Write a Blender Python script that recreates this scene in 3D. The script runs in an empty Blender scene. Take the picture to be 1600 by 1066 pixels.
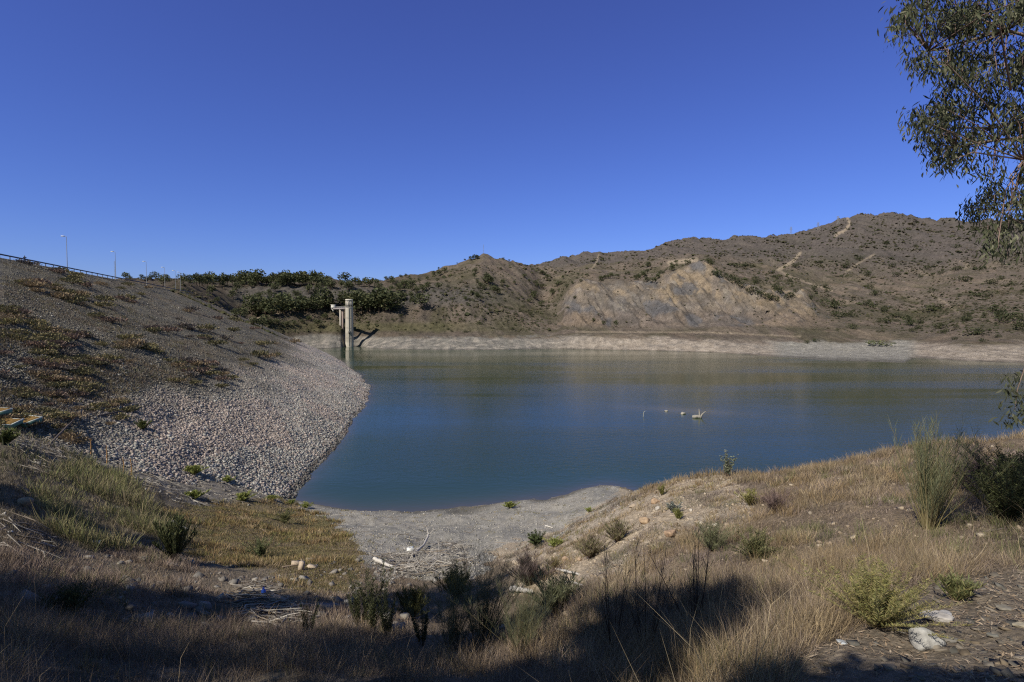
import bpy, math, random
import numpy as np
from mathutils import Vector, Matrix

# ------------------------------------------------------------------ camera, sky, sun, exposure
SC = bpy.context.scene
F = 889.0                                   # focal length in pixels of a 1600 wide picture (20 mm)
PITCH = math.radians(2.13)
cam_data = bpy.data.cameras.new('camera')
cam_data.lens, cam_data.sensor_width = 20.0, 36.0
cam_data.clip_start, cam_data.clip_end = 0.05, 9000.0
cam = bpy.data.objects.new('camera', cam_data)
SC.collection.objects.link(cam)
cam.location = (0, 0, 0)
cam.rotation_euler = (math.pi/2 - PITCH, 0, 0)
SC.camera = cam

SUN_EL = math.radians(45)
SUN_AZ = math.atan2(-0.68, -0.73)           # compass angle of the sun from +Y: behind, to the left
sun_dir = Vector((math.sin(SUN_AZ)*math.cos(SUN_EL), math.cos(SUN_AZ)*math.cos(SUN_EL), math.sin(SUN_EL)))
world = bpy.data.worlds.new('World'); SC.world = world
world.use_nodes = True
wn = world.node_tree; bg = wn.nodes['Background']
sky = wn.nodes.new('ShaderNodeTexSky'); sky.sky_type = 'NISHITA'
sky.sun_disc = False
sky.sun_elevation = SUN_EL
sky.sun_rotation = SUN_AZ % (2*math.pi)
sky.altitude = 150
sky.air_density, sky.dust_density, sky.ozone_density = 1.0, 0.25, 5.0
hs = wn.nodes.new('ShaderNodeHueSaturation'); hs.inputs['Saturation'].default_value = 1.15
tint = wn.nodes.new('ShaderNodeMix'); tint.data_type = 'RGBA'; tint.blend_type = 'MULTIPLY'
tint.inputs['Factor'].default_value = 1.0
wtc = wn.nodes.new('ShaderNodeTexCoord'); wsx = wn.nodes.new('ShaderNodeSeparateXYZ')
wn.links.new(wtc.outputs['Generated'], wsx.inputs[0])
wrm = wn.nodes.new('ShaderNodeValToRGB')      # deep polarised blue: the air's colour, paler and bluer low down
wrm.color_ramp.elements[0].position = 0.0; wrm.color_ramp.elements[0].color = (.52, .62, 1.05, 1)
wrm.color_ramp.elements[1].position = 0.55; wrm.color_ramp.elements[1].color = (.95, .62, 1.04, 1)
e_ = wrm.color_ramp.elements.new(.8); e_.color = (.78, .70, .62, 1)  # unseen overhead sky dimmed and less blue, put in to darken the shade
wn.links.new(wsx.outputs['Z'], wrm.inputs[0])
back = wn.nodes.new('ShaderNodeMix'); back.data_type = 'RGBA'          # paler, less blue towards the sun's side; out of view, set for the fill
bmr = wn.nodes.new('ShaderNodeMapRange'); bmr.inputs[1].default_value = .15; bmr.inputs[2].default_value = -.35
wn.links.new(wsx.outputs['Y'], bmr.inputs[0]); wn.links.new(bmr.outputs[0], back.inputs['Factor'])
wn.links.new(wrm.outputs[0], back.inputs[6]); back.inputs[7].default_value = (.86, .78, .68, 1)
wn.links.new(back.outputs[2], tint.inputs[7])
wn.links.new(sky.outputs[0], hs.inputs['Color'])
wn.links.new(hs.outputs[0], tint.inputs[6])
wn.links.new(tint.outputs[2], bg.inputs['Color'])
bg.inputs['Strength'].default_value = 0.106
sl = bpy.data.lights.new('sun', 'SUN'); sl.energy = 5.0; sl.angle = math.radians(0.5); sl.color = (1.0, 0.93, 0.80)
sun = bpy.data.objects.new('sun', sl); SC.collection.objects.link(sun)
sun.rotation_euler = (-sun_dir).to_track_quat('-Z', 'Y').to_euler()
SC.view_settings.view_transform = 'Standard'
SC.view_settings.look = 'None'
SC.view_settings.exposure = 0.12
SC.view_settings.gamma = 1.0
SC.cycles.max_bounces = 6
SC.cycles.transparent_max_bounces = 4
SC.cycles.use_denoising = False
SC.cycles.pixel_filter_type = 'BLACKMAN_HARRIS'
SC.cycles.filter_width = 1.2
SC.cycles.use_adaptive_sampling = False

# ------------------------------------------------------------------ helpers
rng = np.random.default_rng(11)
random.seed(5)

def tag(o, label=None, cat=None, group=None, kind=None):
    if label: o['label'] = label
    if cat: o['category'] = cat
    if group: o['group'] = group
    if kind: o['kind'] = kind
    return o

def empty(name, loc, rz=0.0, scale=1.0):
    o = bpy.data.objects.new(name, None)
    SC.collection.objects.link(o)
    o.location = loc; o.rotation_euler = (0, 0, rz); o.scale = (scale,)*3
    o.empty_display_size = 0.2
    return o

def link_mesh(name, me, mats, parent=None):
    o = bpy.data.objects.new(name, me)
    SC.collection.objects.link(o)
    for m in (mats if isinstance(mats, (list, tuple)) else [mats]):
        if m is not None and m.name not in [x.name for x in me.materials if x]: me.materials.append(m)
    if parent is not None: o.parent = parent
    return o

class MB:
    """collects vertices, faces (any size) and vertex colours; builds ONE mesh"""
    def __init__(s):
        s.v = []; s.f = []; s.c = []; s.n = 0; s.mi = []
    def add(s, verts, faces, col=(1, 1, 1), mi=0):
        verts = np.asarray(verts, float)
        k = len(verts)
        s.v.append(verts)
        c = np.asarray(col, float)
        s.c.append(np.broadcast_to(c, (k, 3)) if c.ndim == 1 else c)
        if isinstance(faces, np.ndarray):
            s.f.append(faces + s.n); s.mi.append(np.full(len(faces), mi))
        else:
            by = {}
            for f in faces: by.setdefault(len(f), []).append(f)
            for q in by.values():
                s.f.append(np.array(q) + s.n); s.mi.append(np.full(len(q), mi))
        s.n += k
    def mesh(s, name, smooth=False):
        me = bpy.data.meshes.new(name)
        v = np.concatenate(s.v); c = np.concatenate(s.c)
        me.vertices.add(len(v)); me.vertices.foreach_set('co', v.astype(np.float32).ravel())
        idx = np.concatenate([f.ravel() for f in s.f])
        cnt = np.concatenate([np.full(len(f), f.shape[1]) for f in s.f])
        me.loops.add(len(idx)); me.loops.foreach_set('vertex_index', idx.astype(np.int32))
        me.polygons.add(len(cnt))
        st = np.concatenate([[0], np.cumsum(cnt)[:-1]])
        me.polygons.foreach_set('loop_start', st.astype(np.int32))
        me.polygons.foreach_set('loop_total', cnt.astype(np.int32))
        me.polygons.foreach_set('material_index', np.concatenate(s.mi).astype(np.int32))
        if smooth: me.polygons.foreach_set('use_smooth', np.ones(len(cnt), bool))
        me.update(calc_edges=True)
        a = me.attributes.new('Col', 'FLOAT_COLOR', 'POINT')
        a.data.foreach_set('color', np.concatenate([c, np.ones((len(c), 1))], 1).astype(np.float32).ravel())
        return me
    def build(s, name, mats, parent=None, smooth=False):
        return link_mesh(name, s.mesh(name, smooth), mats, parent)
    def box(s, lo, hi, col=(1, 1, 1), mi=0, taper=1.0):
        x0, y0, z0 = lo; x1, y1, z1 = hi
        cx, cy = (x0+x1)/2, (y0+y1)/2
        v = [(x0, y0, z0), (x1, y0, z0), (x1, y1, z0), (x0, y1, z0)]
        v += [(cx+(a-cx)*taper, cy+(b-cy)*taper, z1) for a, b, _ in v]
        s.add(v, [(0, 3, 2, 1), (4, 5, 6, 7), (0, 1, 5, 4), (1, 2, 6, 5), (2, 3, 7, 6), (3, 0, 4, 7)], col, mi)
    def tube(s, pts, rad, n=6, col=(1, 1, 1), cap=True, mi=0):
        pts = np.asarray(pts, float); m = len(pts)
        rad = np.broadcast_to(np.asarray(rad, float), (m,))
        d = np.gradient(pts, axis=0); d /= np.linalg.norm(d, axis=1)[:, None] + 1e-9
        ref = np.array([0, 0, 1.0]) if abs(d[0, 2]) < .9 else np.array([1.0, 0, 0])
        a = np.cross(d, ref); a /= np.linalg.norm(a, axis=1)[:, None] + 1e-9
        b = np.cross(d, a)
        th = np.linspace(0, 2*math.pi, n, endpoint=False)
        ring = pts[:, None] + rad[:, None, None]*(a[:, None]*np.cos(th)[None, :, None] + b[:, None]*np.sin(th)[None, :, None])
        v = ring.reshape(-1, 3)
        i = np.arange(m-1)[:, None]*n; j = np.arange(n)[None]
        q = np.stack([i+j, i+(j+1) % n, i+n+(j+1) % n, i+n+j], -1).reshape(-1, 4)
        s.add(v, q, col, mi)
        if cap:
            s.add(ring[0], [tuple(range(n))], col, mi); s.add(ring[-1], [tuple(range(n))[::-1]], col, mi)
    def lathe(s, prof, n=24, col=(1, 1, 1), mi=0, c=(0, 0)):
        prof = np.asarray(prof, float); m = len(prof)
        th = np.linspace(0, 2*math.pi, n, endpoint=False)
        v = np.stack([c[0]+prof[:, 0, None]*np.cos(th), c[1]+prof[:, 0, None]*np.sin(th), np.repeat(prof[:, 1, None], n, 1)], -1).reshape(-1, 3)
        i = np.arange(m-1)[:, None]*n; j = np.arange(n)[None]
        q = np.stack([i+j, i+(j+1) % n, i+n+(j+1) % n, i+n+j], -1).reshape(-1, 4)
        s.add(v, q, col, mi)

# ---- noise
def hsh(ix, iy, seed):
    with np.errstate(over='ignore'):
        h = (ix.astype(np.int64)*374761393 + iy.astype(np.int64)*668265263 + seed*1442695041) & 0xffffffff
        h = ((h ^ (h >> 13))*1274126177) & 0xffffffff
        h = ((h ^ (h >> 16))*2246822519) & 0xffffffff
    return (h ^ (h >> 15)) / 4294967295.0

def vnoise(x, y, seed=0):
    x = np.asarray(x, float); y = np.asarray(y, float)
    ix = np.floor(x); iy = np.floor(y); fx = x-ix; fy = y-iy
    fx = fx*fx*fx*(fx*(fx*6-15)+10); fy = fy*fy*fy*(fy*(fy*6-15)+10)
    a = hsh(ix, iy, seed); b = hsh(ix+1, iy, seed); c = hsh(ix, iy+1, seed); d = hsh(ix+1, iy+1, seed)
    return (a*(1-fx)+b*fx)*(1-fy) + (c*(1-fx)+d*fx)*fy

def fbm(x, y, octs=4, seed=0, gain=.5):
    s = 0; a = 1; t = 0
    for o in range(octs):
        s = s + a*vnoise(x*2.03**o + 17.3*o, y*2.03**o - 9.1*o, seed+o*7); t += a; a *= gain
    return s/t

def ridged(x, y, octs=4, seed=0):
    s = 0; a = 1; t = 0
    for o in range(octs):
        s = s + a*(1-np.abs(2*vnoise(x*2.03**o + 5.3*o, y*2.03**o + 3.1*o, seed+o*5)-1)); t += a; a *= .5
    return s/t

def sstep(a, b, x):
    t = np.clip((x-a)/(b-a), 0, 1); return t*t*(3-2*t)

# ---- picture pixel <-> direction (used to survey the place: where on the ground a thing stands)
CP, SP = math.cos(PITCH), math.sin(PITCH)
def ray(px, row):
    px = np.asarray(px, float); row = np.asarray(row, float)
    Y = F*CP + (533-row)*SP
    return (px-800)/Y, (-F*SP + (533-row)*CP)/Y
def at(px, row, d):
    tx, tz = ray(px, row); return Vector((float(tx*d), d, float(tz*d)))
def project(x, y, z):
    dep = np.maximum(y*CP - z*SP, 1e-3)
    return 800 + F*x/dep, 533 - F*(z*CP + y*SP)/dep

# ------------------------------------------------------------------ survey of the terrain
WATER = -19.0
def dwater(row): return WATER/ray(0, row)[1]

class Table:
    """a height table over (x/y, log y) read by bilinear interpolation"""
    def __init__(s, t, ld, z): s.t, s.ld, s.z = t, ld, z
    def __call__(s, x, y):
        y = np.maximum(y, 1.0); t = np.clip(x/y, s.t[0], s.t[-1]); l = np.clip(np.log(y), s.ld[0], s.ld[-1])
        a = (t-s.t[0])/(s.t[1]-s.t[0]); b = (l-s.ld[0])/(s.ld[1]-s.ld[0])
        i = np.clip(a.astype(int), 0, len(s.t)-2); j = np.clip(b.astype(int), 0, len(s.ld)-2)
        fa = a-i; fb = b-j; z = s.z
        return (z[i, j]*(1-fa)+z[i+1, j]*fa)*(1-fb) + (z[i, j+1]*(1-fa)+z[i+1, j+1]*fa)*fb

def blur(z, k, axis):
    w = np.exp(-np.linspace(-2, 2, 2*k+1)**2); w /= w.sum()
    p = [(0, 0), (0, 0)]; p[axis] = (k, k)
    q = np.pad(z, p, 'edge'); out = 0
    for i in range(2*k+1):
        out = out + w[i]*(q[i:i+z.shape[0]] if axis == 0 else q[:, i:i+z.shape[1]])
    return out

# near ground: for each picture column the (depth, picture row) of points down the slope
NEAR = {
 -700: [(5, 1040), (10, 930), (20, 810), (40, 680), (60, 620)],
 -300: [(5, 1050), (8, 970), (13, 885), (20, 815), (30, 735), (45, 665)],
 0:   [(4.6, 1066), (8.5, 965), (13, 885), (18.5, 812), (21, 790), (23, 745), (30, 722), (41, 672), (48, 668), (60, 680), (80, 700)],
 80:  [(5.3, 1066), (10, 960), (15, 895), (21, 840), (25, 800), (33, 742), (41, 703), (50, 690), (65, 700)],
 150: [(5.8, 1066), (10, 985), (14, 925), (19, 880), (24.5, 838), (34, 770), (42, 735), (51, 708), (70, 720)],
 300: [(6, 1066), (11, 990), (15, 945), (21, 900), (30, 852), (39, 803), (56, 745), (62, 750), (90, 760)],
 450: [(6, 1066), (11, 1000), (15, 955), (25, 886), (36, 840), (54, 790), (62, 775), (66, 768), (100, 768)],
 560: [(6, 1066), (11, 1005), (16, 950), (24, 897), (31, 862), (44, 820), (57.5, 796), (75, 788)],
 660: [(6, 1066), (11, 1005), (18, 945), (26, 893), (33, 860), (44, 822), (58.5, 792), (80, 782)],
 760: [(5.5, 1066), (10, 1005), (17, 945), (25, 890), (28, 880), (35, 855), (46, 815), (60.5, 785), (90, 772)],
 860: [(5, 1066), (9, 985), (14, 920), (20, 878), (26, 846), (27.5, 842), (34, 855), (39, 836), (48, 804), (63, 771.5), (95, 762)],
 950: [(4.6, 1066), (7.5, 985), (11, 925), (16, 870), (22, 825), (27, 791), (29, 788), (36, 822), (44, 800), (64, 757), (66, 756), (95, 755)],
 1000: [(4.4, 1066), (7.2, 975), (11.5, 900), (17.5, 830), (24, 778), (28, 757), (29, 757), (36, 800), (48, 785), (66, 765), (95, 755)],
 1060: [(4.2, 1066), (7, 970), (11.5, 885), (17, 812), (23, 757), (26, 742), (27, 744), (35, 800), (52, 780), (90, 760)],
 1130: [(3.8, 1066), (6.6, 955), (11, 865), (16, 795), (21, 750), (24, 736), (25, 738), (33, 800), (50, 795), (90, 760)],
 1280: [(3.3, 1066), (5.8, 935), (9.5, 840), (14, 770), (18, 735), (20.5, 724), (21.5, 725), (30, 810), (45, 815), (90, 760)],
 1400: [(3.1, 1066), (5.3, 930), (8.8, 827), (13, 752), (16.5, 718), (18, 709), (19, 710), (28, 810), (42, 830), (90, 770)],
 1500: [(3.05, 1066), (5.1, 928), (8.7, 818), (12.5, 745), (15.5, 705), (17.5, 696), (18.5, 697), (27, 800), (42, 840), (90, 770)],
 1600: [(3.0, 1066), (5.0, 925), (8.5, 810), (12.5, 735), (15.5, 694), (17, 686), (18, 687), (27, 790), (42, 840), (90, 770)],
 2000: [(3.0, 1066), (5.0, 920), (8.5, 790), (13, 690), (17, 640), (20, 635), (30, 720), (42, 830), (90, 770)],
 2700: [(3.0, 1066), (5.0, 900), (8.5, 760), (13, 640), (17, 590), (20, 590), (30, 700), (42, 830), (90, 770)],
}
def make_near():
    ld = np.linspace(0, math.log(3000), 520); cols = sorted(NEAR)
    Z = []
    for c in cols:
        d = [1.0]; z = [-1.72]
        for dd, r in NEAR[c]:
            d.append(dd); z.append(float(ray(c, r)[1])*dd)
        d += [d[-1]*1.5, 3000]; z += [-27, -27]
        Z.append(np.interp(ld, np.log(d), z))
    Z = np.array(Z); t = np.linspace(-1.7, 2.15, 700)
    tc = (np.array(cols)-800)/F
    out = np.stack([np.interp(t, tc, Z[:, j]) for j in range(len(ld))], 1)
    out = blur(blur(out, 7, 0), 3, 1)
    return Table(t, ld, out)
near_t = make_near()

# far side: feature curves (column, row, depth): water's edge, top of the bleached bank, bench, slope points, crest, ridge behind
def curve(pts):
    p = np.array(pts, float); return lambda x: np.stack([np.interp(x, p[:, 0], p[:, k]) for k in range(1, p.shape[1])])
FA = curve([(-800, 480, 300), (200, 470, 290), (285, 457, 266), (300, 464, 264), (330, 484, 275), (385, 545, 350), (420, 545.5, 370), (455, 545.5, 378), (500, 545.2, dwater(545.2)), (520, 544, dwater(544)), (534, 543.2, dwater(543.2)), (540, 541.2, dwater(541.2)), (562, 541.2, dwater(541.2)), (572, 544, dwater(544)),
  (600, 545.3, dwater(545.3)), (700, 547, dwater(547)), (800, 546.4, dwater(546.4)), (870, 545, dwater(545)), (920, 546, dwater(546)), (1020, 548, dwater(548)), (1120, 551, dwater(551)),
  (1207, 557, dwater(557)), (1288, 563, dwater(563)), (1400, 566.5, dwater(566.5)), (1416, 567, dwater(567)), (1426, 561, dwater(561)), (1434, 559, dwater(559)), (1450, 560, dwater(560)), (1509, 564, dwater(564)), (1600, 567, dwater(567)), (2000, 575, dwater(575)), (3000, 590, dwater(590))])
FB = curve([(-800, 470, 330), (200, 465, 315), (285, 452, 290), (340, 482, 300), (385, 512, 366), (420, 520, 380), (455, 529, 388), (480, 533, 394), (505, 532, 400), (514, 521, 404), (524, 511, 406), (536, 511, 409), (543, 526, 418), (558, 529, 420), (572, 529, 414), (600, 528, 404), (640, 526.5, 392), (700, 528, 385), (800, 530, 386), (870, 529, 389), (932, 526, 378), (1020, 530, 367), (1120, 531, 353),
  (1207, 543, 340), (1288, 546, 335), (1400, 548, 325), (1420, 547, 322), (1434, 546, 318), (1500, 542, 296), (1600, 545, 286), (2000, 548, 270), (3000, 560, 240)])
FC = curve([(-800, 462, 360), (200, 460, 340), (285, 449, 320), (340, 470, 335), (385, 499, 378), (440, 505, 396), (500, 508, 418), (526, 505, 421), (548, 514, 430), (600, 515, 420), (700, 522, 402), (800, 523, 404), (870, 521, 412), (932, 519, 404), (1020, 519, 396), (1120, 520, 384),
  (1207, 529, 372), (1288, 533, 368), (1400, 537, 360), (1434, 537, 352), (1500, 531, 330), (1600, 531, 318), (2000, 535, 300), (3000, 550, 270)])
FD = curve([(-800, 455, 420), (200, 452, 400), (285, 446, 380), (340, 462, 390), (385, 492, 405), (440, 486, 424), (500, 486, 444), (548, 488, 446), (620, 486, 450), (680, 480, 448), (745, 486, 438), (800, 490, 440), (850, 495, 470), (870, 500, 470), (900, 500, 428), (1020, 500, 418), (1077, 503, 412), (1120, 505, 404),
  (1187, 508, 398), (1250, 508, 396), (1290, 500, 430), (1330, 502, 430), (1400, 507, 430), (1434, 508, 425), (1500, 503, 400), (1600, 503, 380), (2000, 500, 370), (3000, 500, 350)])
FE = curve([(-800, 450, 460), (200, 448, 440), (285, 444, 420), (340, 452, 440), (385, 470, 440), (440, 455, 458), (500, 452, 478), (548, 451, 482), (620, 458, 500), (680, 445, 505), (745, 444, 505), (800, 455, 510), (850, 470, 560), (865, 468, 540), (895, 443, 500), (937, 441, 500), (985, 446, 490), (1020, 445, 480), (1045, 427, 486), (1077, 417, 490), (1100, 417, 486), (1122, 436, 470),
  (1151, 450, 460), (1187, 465, 448), (1223, 472, 442), (1256, 474, 440), (1272, 490, 440), (1290, 482, 500), (1330, 470, 560), (1400, 473, 570), (1434, 478, 560), (1500, 470, 520), (1600, 468, 490), (2000, 450, 470), (3000, 450, 450)])
FG = curve([(-800, 446, 560), (200, 442, 520), (285, 441, 500), (340, 443, 520), (400, 442, 540), (440, 442, 550), (500, 443, 560), (548, 444, 570), (585, 442, 580), (622, 434, 590), (672, 426, 600), (710, 415, 605), (735, 404, 610), (755, 400.5, 612), (795, 409, 622), (825, 416, 640), (842, 420, 660), (880, 423, 680), (920, 418, 690), (960, 425, 660), (1000, 428, 620), (1045, 415, 580), (1060, 410, 575), (1100, 409, 575), (1122, 418, 600),
  (1151, 427, 600), (1200, 440, 600), (1240, 443, 600), (1280, 440, 680), (1330, 425, 780), (1400, 430, 790), (1450, 434, 780), (1500, 428, 740), (1600, 425, 700), (2000, 410, 660), (3000, 400, 640)])
FH = curve([(-800, 460, 700), (200, 455, 700), (400, 452, 700), (548, 455, 700), (622, 450, 720), (745, 440, 780), (842, 430, 850), (880, 420, 900), (920, 421, 880), (960, 412, 950), (1000, 408, 950), (1045, 406, 900), (1100, 404, 900), (1151, 403, 920), (1200, 404, 940), (1250, 402, 940), (1300, 388, 980), (1330, 380, 1010), (1400, 388, 1020), (1450, 392, 1010), (1500, 388, 980), (1600, 385, 960), (2000, 380, 900), (3000, 370, 860)])
FR = curve([(-800, 440, 1100), (300, 441, 1100), (400, 439, 1000), (440, 433, 960), (470, 428.5, 950), (485, 428, 950), (505, 431, 950), (540, 440, 980), (600, 444, 1000), (700, 425, 1250), (800, 419, 1300), (845, 416, 1300), (880, 406, 1350), (910, 399, 1400), (945, 399, 1420), (980, 394, 1450), (1002, 395, 1450), (1032, 386, 1480), (1077, 374.5, 1500), (1102, 374, 1500), (1129, 377, 1500), (1158, 369, 1500), (1187, 375, 1480), (1242, 365, 1430), (1275, 357, 1400), (1301, 344, 1370), (1324, 337.5, 1350), (1366, 336.5, 1350), (1405, 335.5, 1350), (1454, 342, 1340), (1506, 346, 1330), (1600, 345, 1300), (1700, 342, 1280), (2000, 350, 1200), (3000, 340, 1150)])
def make_far():
    ld = np.linspace(math.log(180), math.log(3000), 900); t = np.linspace(-2.0, 2.2, 1500)
    px = 800 + F*t
    fs = [f(px) for f in (FA, FB, FC, FD, FE, FG, FH, FR)]
    for q in fs:
        k_ = 1 if q is fs[0] else 3; q[0] = blur(blur(q[0][None], k_, 1), k_, 1)[0]; q[1] = blur(q[1][None], 2 if q is fs[0] else 8, 1)[0]
    Z = np.zeros((len(t), len(ld)))
    for i in range(len(t)):
        d = [fs[0][1][i]-25]; z = [-27.0]
        for q in fs:
            dd = max(q[1][i], d[-1]+2); d.append(dd); z.append(float(ray(px[i], q[0][i])[1])*dd)
        d += [d[-1]*1.3, d[-1]*2.0]; z += [z[-1]*.55, -20]
        Z[i] = np.interp(ld, np.log(d), z)
    Z = blur(Z, 2, 1)
    return Table(t, ld, Z)
far_t = make_far()

def far_z(x, y):
    z = far_t(x, y)
    px = 800 + F*x/np.maximum(y, 1)
    up = sstep(-19, 5, z)
    w = sstep(1500, 500, y)*0.6+0.4
    a = 2.2 + 5.0*sstep(500, 1100, y)
    g = (ridged(x/70+3, y/110, 4, 3)-.62)*a*3.0 + (ridged(x/26+y/70, y/60, 3, 5)-.62)*(5+9*sstep(480, 900, y)) + (fbm(x/16, y/16, 4, 9)-.5)*3.6
    # steep quarry face: ribs and chutes running down it
    face = sstep(862, 885, px)*sstep(1285, 1262, px)*sstep(395, 415, y)*sstep(510, 480, y)
    g = g*(1-.5*face) + face*((ridged(x/15+y/60, y/48, 4, 21)-.6)*15 + (ridged(x/5+y/40, y/18, 3, 23)-.6)*5.5)
    rock = sstep(350, 380, px)*sstep(860, 700, px)*sstep(395, 410, y)*sstep(520, 470, y)
    g = g + rock*(ridged(x/9, y/13, 4, 31)-.6)*5.5
    bank = sstep(-19.5, -17, z)*sstep(-2, -9, z)
    g = g*up + bank*(ridged(x/6+y/30, y/15, 3, 41)-.62)*2.0
    return z + g*sstep(-19.4, -17.5, z)

def near_z(x, y):
    z = near_t(x, y)
    r = np.hypot(x, y)
    a = sstep(2, 10, r)
    b = sstep(WATER-1, WATER+1.2, z)
    g = (fbm(x/4.5, y/4.5, 4, 51)-.5)*.9*a + (fbm(x/1.1, y/1.1, 3, 57)-.5)*.22*sstep(1.5, 4, r) + (vnoise(x/.3, y/.3, 58)-.5)*.05
    return z + g*(.15+.85*b)

P0 = np.array([-117.0, 151.0]); DU = np.array([-.303, .953]); DN = np.array([.953, .303])
CREST = 13.0
def dam_k(a):
    return np.interp(a, [-160, -106, -100, -91, -73, -50, -14, 14, 64, 131, 191, 236], [1.66, 1.97, 2.0, 2.06, 2.15, 2.27, 2.38, 2.36, 2.27, 2.08, 1.85, 1.63])
def dam_as(x, y):
    qx = x-P0[0]; qy = y-P0[1]
    return qx*DU[0]+qy*DU[1], qx*DN[0]+qy*DN[1]
def dam_base(x, y):
    a, s = dam_as(x, y)
    z = CREST - np.maximum(s, 0)/dam_k(a) + np.minimum(s+10, 0)/2.0
    end = np.interp(s, [-10, 0, 4, 28, 44, 50, 56, 60], [150, 128, 124, 127, 139, 150, 180, 215])    # where it meets the far abutment
    return z - np.maximum(a-end, 0)/1.3
def dam_z(x, y):
    a, s = dam_as(x, y)
    z = dam_base(x, y)
    on = sstep(0, 4, s)
    return z + on*((fbm(a/14, s/9, 3, 71)-.5)*1.1 + (vnoise(a/2.2, s/2.2, 73)-.5)*.35)

def surf(x, y):
    x = np.asarray(x, float); y = np.asarray(y, float)
    z = np.where(y < 170, near_z(x, y), far_z(x, y))
    a, s = dam_as(x, y)
    dz = np.where((a > -150) & (a < 232) & (s > -40) & (s < 90), dam_z(x, y), -99)
    return np.maximum(z, dz)

def hit(px, row, dmin=2.0, dmax=2500.0):
    """the first point of the ground seen along the direction of a picture pixel"""
    tx, tz = ray(px, row)
    d = np.exp(np.linspace(math.log(dmin), math.log(dmax), 2600))
    g = surf(tx*d, d) - tz*d
    k = np.argmax(g > 0)
    if g[k] <= 0: return None
    d0, d1 = d[max(k-1, 0)], d[k]
    for _ in range(14):
        m = (d0+d1)/2
        if surf(np.array([tx*m]), np.array([m]))[0] - tz*m > 0: d1 = m
        else: d0 = m
    return Vector((float(tx*d1), float(d1), float(surf(np.array([tx*d1]), np.array([d1]))[0])))

def hits(px, row, dmin=2.0, dmax=2500.0, n=700):
    """hit() for many pixels at once: an (k,3) array, nan where the sky is met"""
    px = np.asarray(px, float); row = np.asarray(row, float); out = np.full((len(px), 3), np.nan)
    for a in range(0, len(px), 400):
        tx, tz = ray(px[a:a+400], row[a:a+400]); k = np.arange(len(tx))
        d = np.exp(np.linspace(math.log(dmin), math.log(dmax), n))[None]*np.ones((len(tx), 1))
        g = surf(tx[:, None]*d, d) - tz[:, None]*d
        j = np.argmax(g > 0, 1); ok = g[k, j] > 0
        d0 = d[k, np.maximum(j-1, 0)]; d1 = d[k, j]
        for _ in range(12):
            m = (d0+d1)/2; up = surf(tx*m, m) - tz*m > 0
            d1 = np.where(up, m, d1); d0 = np.where(up, d0, m)
        r = np.stack([tx*d1, d1, surf(tx*d1, d1)], 1); r[~ok] = np.nan; out[a:a+400] = r
    return out

# ------------------------------------------------------------------ materials
def new_mat(name):
    m = bpy.data.materials.new(name); m.use_nodes = True
    nt = m.node_tree; b = nt.nodes['Principled BSDF']
    b.inputs['Specular IOR Level'].default_value = 0.2
    return m, nt, b
def N(nt, typ, **kw):
    n = nt.nodes.new(typ)
    for k, v in kw.items():
        if k in n.inputs.keys() if hasattr(n.inputs, 'keys') else False: n.inputs[k].default_value = v
        else: setattr(n, k, v)
    return n
def noise_node(nt, scale, detail=4, rough=.6, coord='Object', stretch=None):
    tc = nt.nodes.new('ShaderNodeTexCoord'); n = nt.nodes.new('ShaderNodeTexNoise')
    n.inputs['Scale'].default_value = scale; n.inputs['Detail'].default_value = detail; n.inputs['Roughness'].default_value = rough
    if stretch:
        mp = nt.nodes.new('ShaderNodeMapping'); mp.inputs['Scale'].default_value = stretch
        nt.links.new(tc.outputs[coord], mp.inputs['Vector']); nt.links.new(mp.outputs[0], n.inputs['Vector'])
    else: nt.links.new(tc.outputs[coord], n.inputs['Vector'])
    return n
def ramp(nt, src, stops):
    r = nt.nodes.new('ShaderNodeValToRGB'); e = r.color_ramp.elements
    while len(e) < len(stops): e.new(.5)
    for k, (p, c) in enumerate(stops):
        e[k].position = p; e[k].color = (*(c if hasattr(c, '__len__') else (c,)*3), 1)
    nt.links.new(src, r.inputs[0]); return r
def mul(nt, a, b, fac=1.0, mode='MULTIPLY'):
    m = nt.nodes.new('ShaderNodeMix'); m.data_type = 'RGBA'; m.blend_type = mode
    m.inputs['Factor'].default_value = fac
    for k, s in ((6, a), (7, b)):
        if isinstance(s, bpy.types.NodeSocket): nt.links.new(s, m.inputs[k])
        else: m.inputs[k].default_value = (*s, 1)
    return m.outputs[2]
def bump(nt, b, src, strength, dist):
    n = nt.nodes.new('ShaderNodeBump'); n.inputs['Strength'].default_value = strength; n.inputs['Distance'].default_value = dist
    nt.links.new(src, n.inputs['Height']); nt.links.new(n.outputs[0], b.inputs['Normal']); return n
def col_mat(name, rough=.9, var=.25, scale=8.0, bstr=.3, bdist=.02, spec=.2, transl=0.0):
    """vertex-colour albedo with a noise variation and a bump"""
    m, nt, b = new_mat(name)
    at_ = nt.nodes.new('ShaderNodeAttribute'); at_.attribute_name = 'Col'
    n = noise_node(nt, scale)
    r = ramp(nt, n.outputs[0], [(.25, 1-var), (.75, 1+var)])
    c = mul(nt, at_.outputs['Color'], r.outputs[0])
    nt.links.new(c, b.inputs['Base Color'])
    b.inputs['Roughness'].default_value = rough; b.inputs['Specular IOR Level'].default_value = spec
    if bstr: bump(nt, b, n.outputs[0], bstr, bdist)
    if transl:
        t = nt.nodes.new('ShaderNodeBsdfTranslucent'); nt.links.new(c, t.inputs[0])
        mx = nt.nodes.new('ShaderNodeMixShader'); mx.inputs[0].default_value = transl
        nt.links.new(b.outputs[0], mx.inputs[1]); nt.links.new(t.outputs[0], mx.inputs[2])
        nt.links.new(mx.outputs[0], nt.nodes['Material Output'].inputs[0])
    return m

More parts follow.
